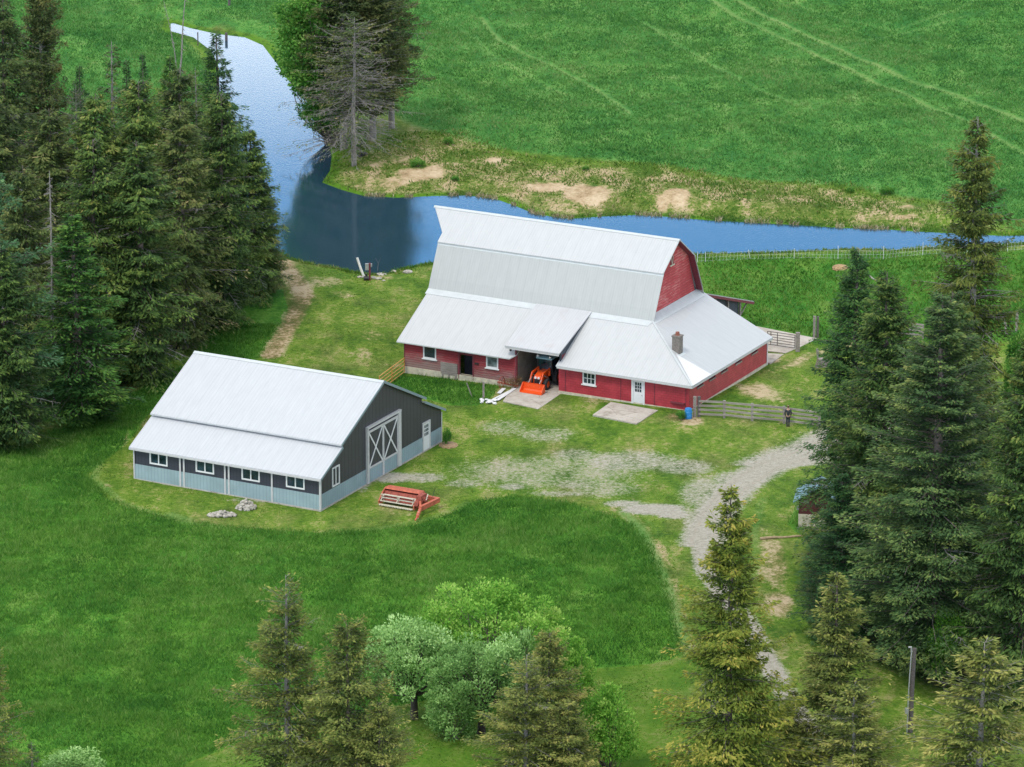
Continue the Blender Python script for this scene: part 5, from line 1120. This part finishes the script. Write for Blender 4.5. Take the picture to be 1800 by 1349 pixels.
# ---- pump at the pond
P = G(650, 493); pu = empty('pump_post', P, 0, 'red brown post with grey control box and black pump at the pond shore', 'pump')
hp_ = z_for(P, 463) - P[2]
q = MB(); q.beam((0, 0, -.3), (0, 0, hp_), .17, .17); q.build('post', M['red_dark'], pu)
q = MB(); q.box(-.40, -.092, -.14, .08, hp_ - .62, hp_ - .03); q.build('control_box', M['steel'], pu); q = MB(); q.box(.092, .22, -.1, .1, hp_ - .3, hp_ - .05); q.build('switch_box', M['steel'], pu)
q = MB(); q.tube([(-.55, 0, .18), (-.1, 0, .18)], .22, 12); q.tube([(-.3, 0, .3), (-.3, 0, .6)], .1, 8); q.build('pump_body', M['black'], pu)
P = G(640, 491); q = MB(); tz = z_for(P, 455) - P[2]; q.tube([(0, 0, .2), (-.28, .15, tz * .45), (-.62, .3, tz)], [.12, .115, .11], 10); o = q.build('intake_pipe', M['pipe']); o.location = P; tag(o, 'white pipe leaning out over the dark pond', 'pipe')
q = MB(); q.tube([(0, 0, 0), (.1, .1, 1.0), (.35, .2, 1.5)], [.02, .014, .008], 4); q.tube([(.1, .1, 1.0), (-.15, .15, 1.5)], [.012, .006], 4); o = q.build('bare_sapling', M['bark_pale']); o.location = G(663, 480); tag(o, 'tiny bare sapling on the shore right of the pump post', 'sapling')
# ---- electric netting along the near shore
fl = [(1226, 461), (1240, 461), (1320, 457), (1396, 455), (1473, 456), (1553, 456), (1622, 449), (1700, 446), (1771, 442), (1830, 438)]
P0, ps = rel([G(*p) for p in fl]); nf = empty('net_fence', P0, 0, 'white electric netting on white posts along the near shore of the pond', 'fence')
for k, p in enumerate(ps):
    q = MB(); ln = (-.25, 0) if k == 2 else (0, 0); q.tube([(p[0], p[1], p[2] - .2), (p[0] + ln[0], p[1] + ln[1], p[2] + (1.25 if k in (4, 5, 6, 8) else .95))], .028, 6); q.build('post', M['white'], nf)
q = MB()
for a, b in zip(ps[:-1], ps[1:]):
    a, b = np.array(a), np.array(b); n = max(2, int(np.hypot(*(b - a)[:2]) / .32))
    for z in (.12, .45, .8): q.beam(a + [0, 0, z], b + [0, 0, z], .008, .008)
    for k in range(1, n): p = a + (b - a) * k / n; q.beam(p + [0, 0, .02], p + [.06, 0, .82], .012, .012)
q.build('netting', M['white'], nf)
# ---- blue barrel
P = G(1210, 736); ba = empty('barrel', P, .3, 'bright blue plastic barrel at the barn corner beside the gate post', 'barrel')
q = MB(); q.tube([(0, 0, 0), (0, 0, .04), (0, 0, .22), (0, 0, .26), (0, 0, .30), (0, 0, .55), (0, 0, .59), (0, 0, .63), (0, 0, .84), (0, 0, .88)], [.26, .29, .31, .335, .315, .315, .335, .31, .29, .27], 18); q.build('drum', M['barrel'], ba)
q = MB(); q.tube([(0, 0, .882), (0, 0, .90)], .22, 14); q.build('lid', M['barrel'], ba)
plant('bush', 1196, 737, 725, 11, 'small grey green weed tuft left of the blue barrel', 'weed_clump', 'weeds')
# ---- scrap beside the tractor pad
for (a, b), wd, lb in ((((874, 706), (905, 686)), .32, 'widest white metal sheet lying beside the tractor pad'), (((866, 705), (897, 690)), .2, 'narrow white board left of the widest sheet'), (((877, 694), (886, 686)), .34, 'short white board nearest the barn wall')):
    A, B = G(*a), G(*b); q = MB(); q.beam((0, 0, .12), B - A + np.array([0, 0, .16]), wd, .03); o = q.build('board', M['white']); o.location = A; tag(o, lb, 'board', 'white boards beside the tractor pad')
r = random.Random(12); q = MB()
for k in range(16): V, F_ = stone_mesh(r, r.uniform(.1, .22), .5); o_ = (r.uniform(-.7, .7), r.uniform(-.5, .5), r.uniform(.05, .25)); q.add([(x + o_[0], y + o_[1], z + o_[2]) for x, y, z in V], F_)
o = q.build('scrap_heap', M['white']); o.location = G(857, 708); tag(o, 'crumpled white scrap heap at the foot of the grey post', 'scrap')
P = G(892, 684); sc = empty('rusty_rake', P, BYAW, 'rusty old farm implement with bent tines against the barn wall', 'implement')
q = MB(); q.beam((-.9, -.2, .3), (.9, .1, .5), .1, .1); q.beam((-.5, -.2, .3), (-.3, -.9, .25), .09, .09); q.beam((.2, 0, .4), (.1, .5, .9), .08, .08); q.build('frame', M['rust'], sc)
q = MB()
for k in range(9): x = -.8 + k * .2; q.tube([(x, -.15, .4), (x + .03, -.45, .55), (x + .05, -.6, .3), (x + .05, -.62, .05)], .018, 4)
q.build('tine', M['rust'], sc)['kind'] = 'stuff'
q = MB(); n = 18
for k in range(n): a, b = 2 * math.pi * k / n, 2 * math.pi * (k + 1) / n; q.beam((.55, math.cos(a) * .5, .5 + math.sin(a) * .5), (.55, math.cos(b) * .5, .5 + math.sin(b) * .5), .06, .03)
for k in range(6): a = 2 * math.pi * k / 6; q.beam((.55, 0, .5), (.55, math.cos(a) * .5, .5 + math.sin(a) * .5), .025, .025)
q.build('wheel', M['rust'], sc)
plant('dryweed', 902, 683, 664, 16, 'brown dried weed clump between implement and bay', 'weed_clump', 'weeds')
P = G(637, 274); q = MB(); q.tube([(0, 0, 0), (0, 0, .25)], .55, 16); q.tube([(0, 0, .251), (0, 0, .3)], .3, 12); o = q.build('water_trough', M['black']); o.location = P; tag(o, 'round black tub behind the dead conifer foot', 'tub')
# ---- utility pole
P = G(1600, 1288); hz = z_for(P, 1140) - P[2]; up_ = empty('utility_pole', P, .1, 'dark wooden utility pole with grey conduit in the clearing at lower right', 'utility pole')
q = MB(); q.tube([(.0, 0, -.5), (.05, 0, hz * .5), (.16, 0, hz)], [.17, .155, .13], 12); q.build('pole', M['post_dark'], up_)
q = MB(); q.tube([(-.24, -.05, .0), (-.19, -.05, hz * .5), (-.06, -.05, hz * .98)], .045, 8); q.build('conduit', M['steel'], up_)
q = MB(); q.box(-.40, -.18, -.2, .05, hz * .24, hz * .24 + .35); q.build('meter_box', M['steel'], up_); q = MB(); q.tube([(-.05, -.05, hz * .96), (-.1, -.05, hz + .12), (-.28, -.05, hz + .1)], .07, 8); q.build('weather_head', M['steel'], up_)
# ---- maroon shed under the firs
P = G(1403, 926); sh = empty('small_shed', P, R(-8), 'small maroon shed with pale base and blue green roof under the dark firs', 'shed')
q = MB(); q.box(0, 2.9, 0, 2.6, -.3, 1.02); q.build('base_wall', M['found'], sh)
q = MB(); q.prism([(0.02, 1.022), (0.02, 2.25), (1.45, 3.15), (2.88, 2.25), (2.88, 1.022)], 1, .02, 2.58); q.build('wall', M['maroon'], sh)
q = MB(); q.slab([(-.4, -.35, 2.08), (1.45, -.35, 3.26), (1.45, 2.9, 3.26), (-.4, 2.9, 2.08)], .07); q.slab([(1.45, -.35, 3.262), (3.3, -.35, 2.08), (3.3, 2.9, 2.08), (1.45, 2.9, 3.262)], .07); q.build('roof', M['greenroof'], sh)
q = MB(); q.box(.12, .78, -.03, .018, 1.92, 2.14); q.build('plank', M['grey_wood'], sh)
q = MB(); q.box(-.16, .0, .3, .5, 1.25, 1.5); q.build('vent_box', M['steel'], sh)
# ---- person at the fence (body = one skinned surface, clothing as children)
def skinned(name, pts, edges, rad, m, parent, levels=1, root=0):
    me = bpy.data.meshes.new(name); me.from_pydata(pts, edges, []); o = bpy.data.objects.new(name, me); COL.objects.link(o); o.parent = parent
    md = o.modifiers.new('skin', 'SKIN'); md.use_smooth_shade = True
    for i, v in enumerate(me.skin_vertices[0].data): v.radius = rad[i] if hasattr(rad[i], '__len__') else (rad[i], rad[i]); v.use_root = i == root
    sb = o.modifiers.new('smooth', 'SUBSURF'); sb.levels = sb.render_levels = levels; me.materials.append(m); return o
P = G(1385, 750); pe = empty('person', P, R(185), 'person in a dark jacket and dark trousers standing at the board fence', 'person')
pts = [(0, 0, .95), (0, 0, 1.15), (0, .01, 1.38), (0, 0, 1.52), (0, -.01, 1.60), (0, -.02, 1.72), (0, 0, 1.80)]; ed = [(0, 1), (1, 2), (2, 3), (3, 4), (4, 5), (5, 6)]; rad = [(.16, .12), (.145, .11), (.17, .12), .06, (.085, .10), (.092, .11), (.06, .07)]
for s_ in (-1, 1):
    b = len(pts); pts += [(s_ * .19, 0, 1.42), (s_ * .25, .02, 1.14), (s_ * .21, -.05, .93), (s_ * .19, -.08, .85)]; ed += [(2, b), (b, b + 1), (b + 1, b + 2), (b + 2, b + 3)]; rad += [.06, .05, .036, .04]
    h0 = b + 3
    for fx, fz, fy in ((-.024, -.085, 0), (-.008, -.095, -.01), (.008, -.09, -.012), (.024, -.072, -.008)):
        c = len(pts); x0 = s_ * .19 + fx; pts += [(x0, -.085, .82), (x0, -.10 + fy, .82 + fz * .55), (x0, -.095 + fy, .82 + fz)]; ed += [(h0, c), (c, c + 1), (c + 1, c + 2)]; rad += [.010, .009, .008]
    c = len(pts); pts += [(s_ * .19, -.125, .83), (s_ * .185, -.145, .79)]; ed += [(h0, c), (c, c + 1)]; rad += [.011, .009]
    b = len(pts); pts += [(s_ * .09, 0, .86), (s_ * .085, -.01, .48), (s_ * .075, .02, .09), (s_ * .085, -.15, .04)]; ed += [(0, b), (b, b + 1), (b + 1, b + 2), (b + 2, b + 3)]; rad += [.085, .058, .042, .04]
skinned('body', pts, ed, rad, M['skin'], pe)
skinned('jacket', [(0, 0, .88), (0, 0, 1.12), (0, .01, 1.38), (0, 0, 1.50), (-.20, 0, 1.42), (-.265, .02, 1.14), (-.22, -.045, .92), (.20, 0, 1.42), (.265, .02, 1.14), (.22, -.045, .92)], [(0, 1), (1, 2), (2, 3), (2, 4), (4, 5), (5, 6), (2, 7), (7, 8), (8, 9)], [(.185, .14), (.165, .13), (.19, .14), .08, .078, .068, .052, .078, .068, .052], M['jacket'], pe)
skinned('vest', [(0, -.045, 1.0), (0, -.05, 1.2), (0, -.04, 1.38)], [(0, 1), (1, 2)], [(.10, .11), (.10, .105), (.11, .115)], M['vest'], pe)
skinned('trousers', [(0, 0, .93), (-.09, 0, .84), (-.088, -.01, .48), (-.078, .02, .10), (.09, 0, .84), (.088, -.01, .48), (.078, .02, .10)], [(0, 1), (1, 2), (2, 3), (0, 4), (4, 5), (5, 6)], [(.17, .13), .102, .074, .058, .102, .074, .058], M['jeans'], pe)
for s_ in (-1, 1):
    q = MB(); q.prism([(.09, .0), (.09, .09), (-.02, .12), (-.17, .06), (-.19, .0)], 0, s_ * .08 - .05, s_ * .08 + .05); q.build('shoe', M['black'], pe)
skinned('hair', [(0, .02, 1.58), (0, .02, 1.70), (0, .01, 1.79)], [(0, 1), (1, 2)], [(.07, .06), (.102, .105), (.085, .10)], M['hair'], pe)
q = MB(); q.prism([(-.10, 1.68), (-.145, 1.665), (-.10, 1.645)], 0, -.015, .015); q.build('nose', M['skin'], pe)
for s_ in (-1, 1): q = MB(); q.tube([(s_ * .036, -.112, 1.69), (s_ * .036, -.122, 1.69)], .014, 8); q.build('eye', M['black'], pe)
q = MB(); q.box(-.03, .03, -.116, -.105, 1.605, 1.618); q.build('mouth', M['red_dark'], pe)
# ---- dry reed stubble along the far shore
shore = gp([(640, 346), (700, 349), (760, 346), (820, 345), (870, 351), (905, 363), (940, 378), (1000, 386), (1060, 382), (1120, 379), (1180, 383), (1250, 389), (1330, 393), (1400, 397), (1480, 402), (1560, 405), (1620, 409), (1660, 411)])
r_ = np.random.default_rng(21); sl = np.linalg.norm(np.diff(shore, axis=0), axis=1); cs = np.r_[0, np.cumsum(sl)]; n = 5200
t_ = r_.uniform(0, cs[-1], n); cl = np.sin(t_ * 1.7) + np.sin(t_ * .61 + 1) + np.sin(t_ * 4.3 + 2) * .7; t_ = t_[cl > .1]; n = len(t_)
x = np.interp(t_, cs, shore[:, 0]); y = np.interp(t_, cs, shore[:, 1]) + 3.0 + r_.normal(0, .28, n); z = np.maximum(f_z(x, y), ZW - .1)
a = r_.uniform(0, 6.28, n); h = r_.uniform(.15, .45, n); d = np.c_[np.cos(a), np.sin(a), 0 * a] * .035; B = np.c_[x, y, z]; la = r_.normal(0, .5, (n, 2)); T_ = B + np.c_[la * h[:, None], h]
V = np.empty((n, 3, 3)); V[:, 0] = B - d; V[:, 1] = B + d; V[:, 2] = T_
me = fast_mesh('reed_stubble', V.reshape(-1, 3), np.arange(3 * n).reshape(n, 3), [leafmat('dry_reed', [(0, (.16, .12, .06)), (.5, (.34, .27, .15)), (1, (.62, .54, .38))], .2, 0)], {'tint': ('FACE', r_.random(n))})
o = bpy.data.objects.new('reed_stubble', me); COL.objects.link(o); tag(o, 'dry tan reed stubble along the far shore of the pond', 'reeds', None, 'stuff')
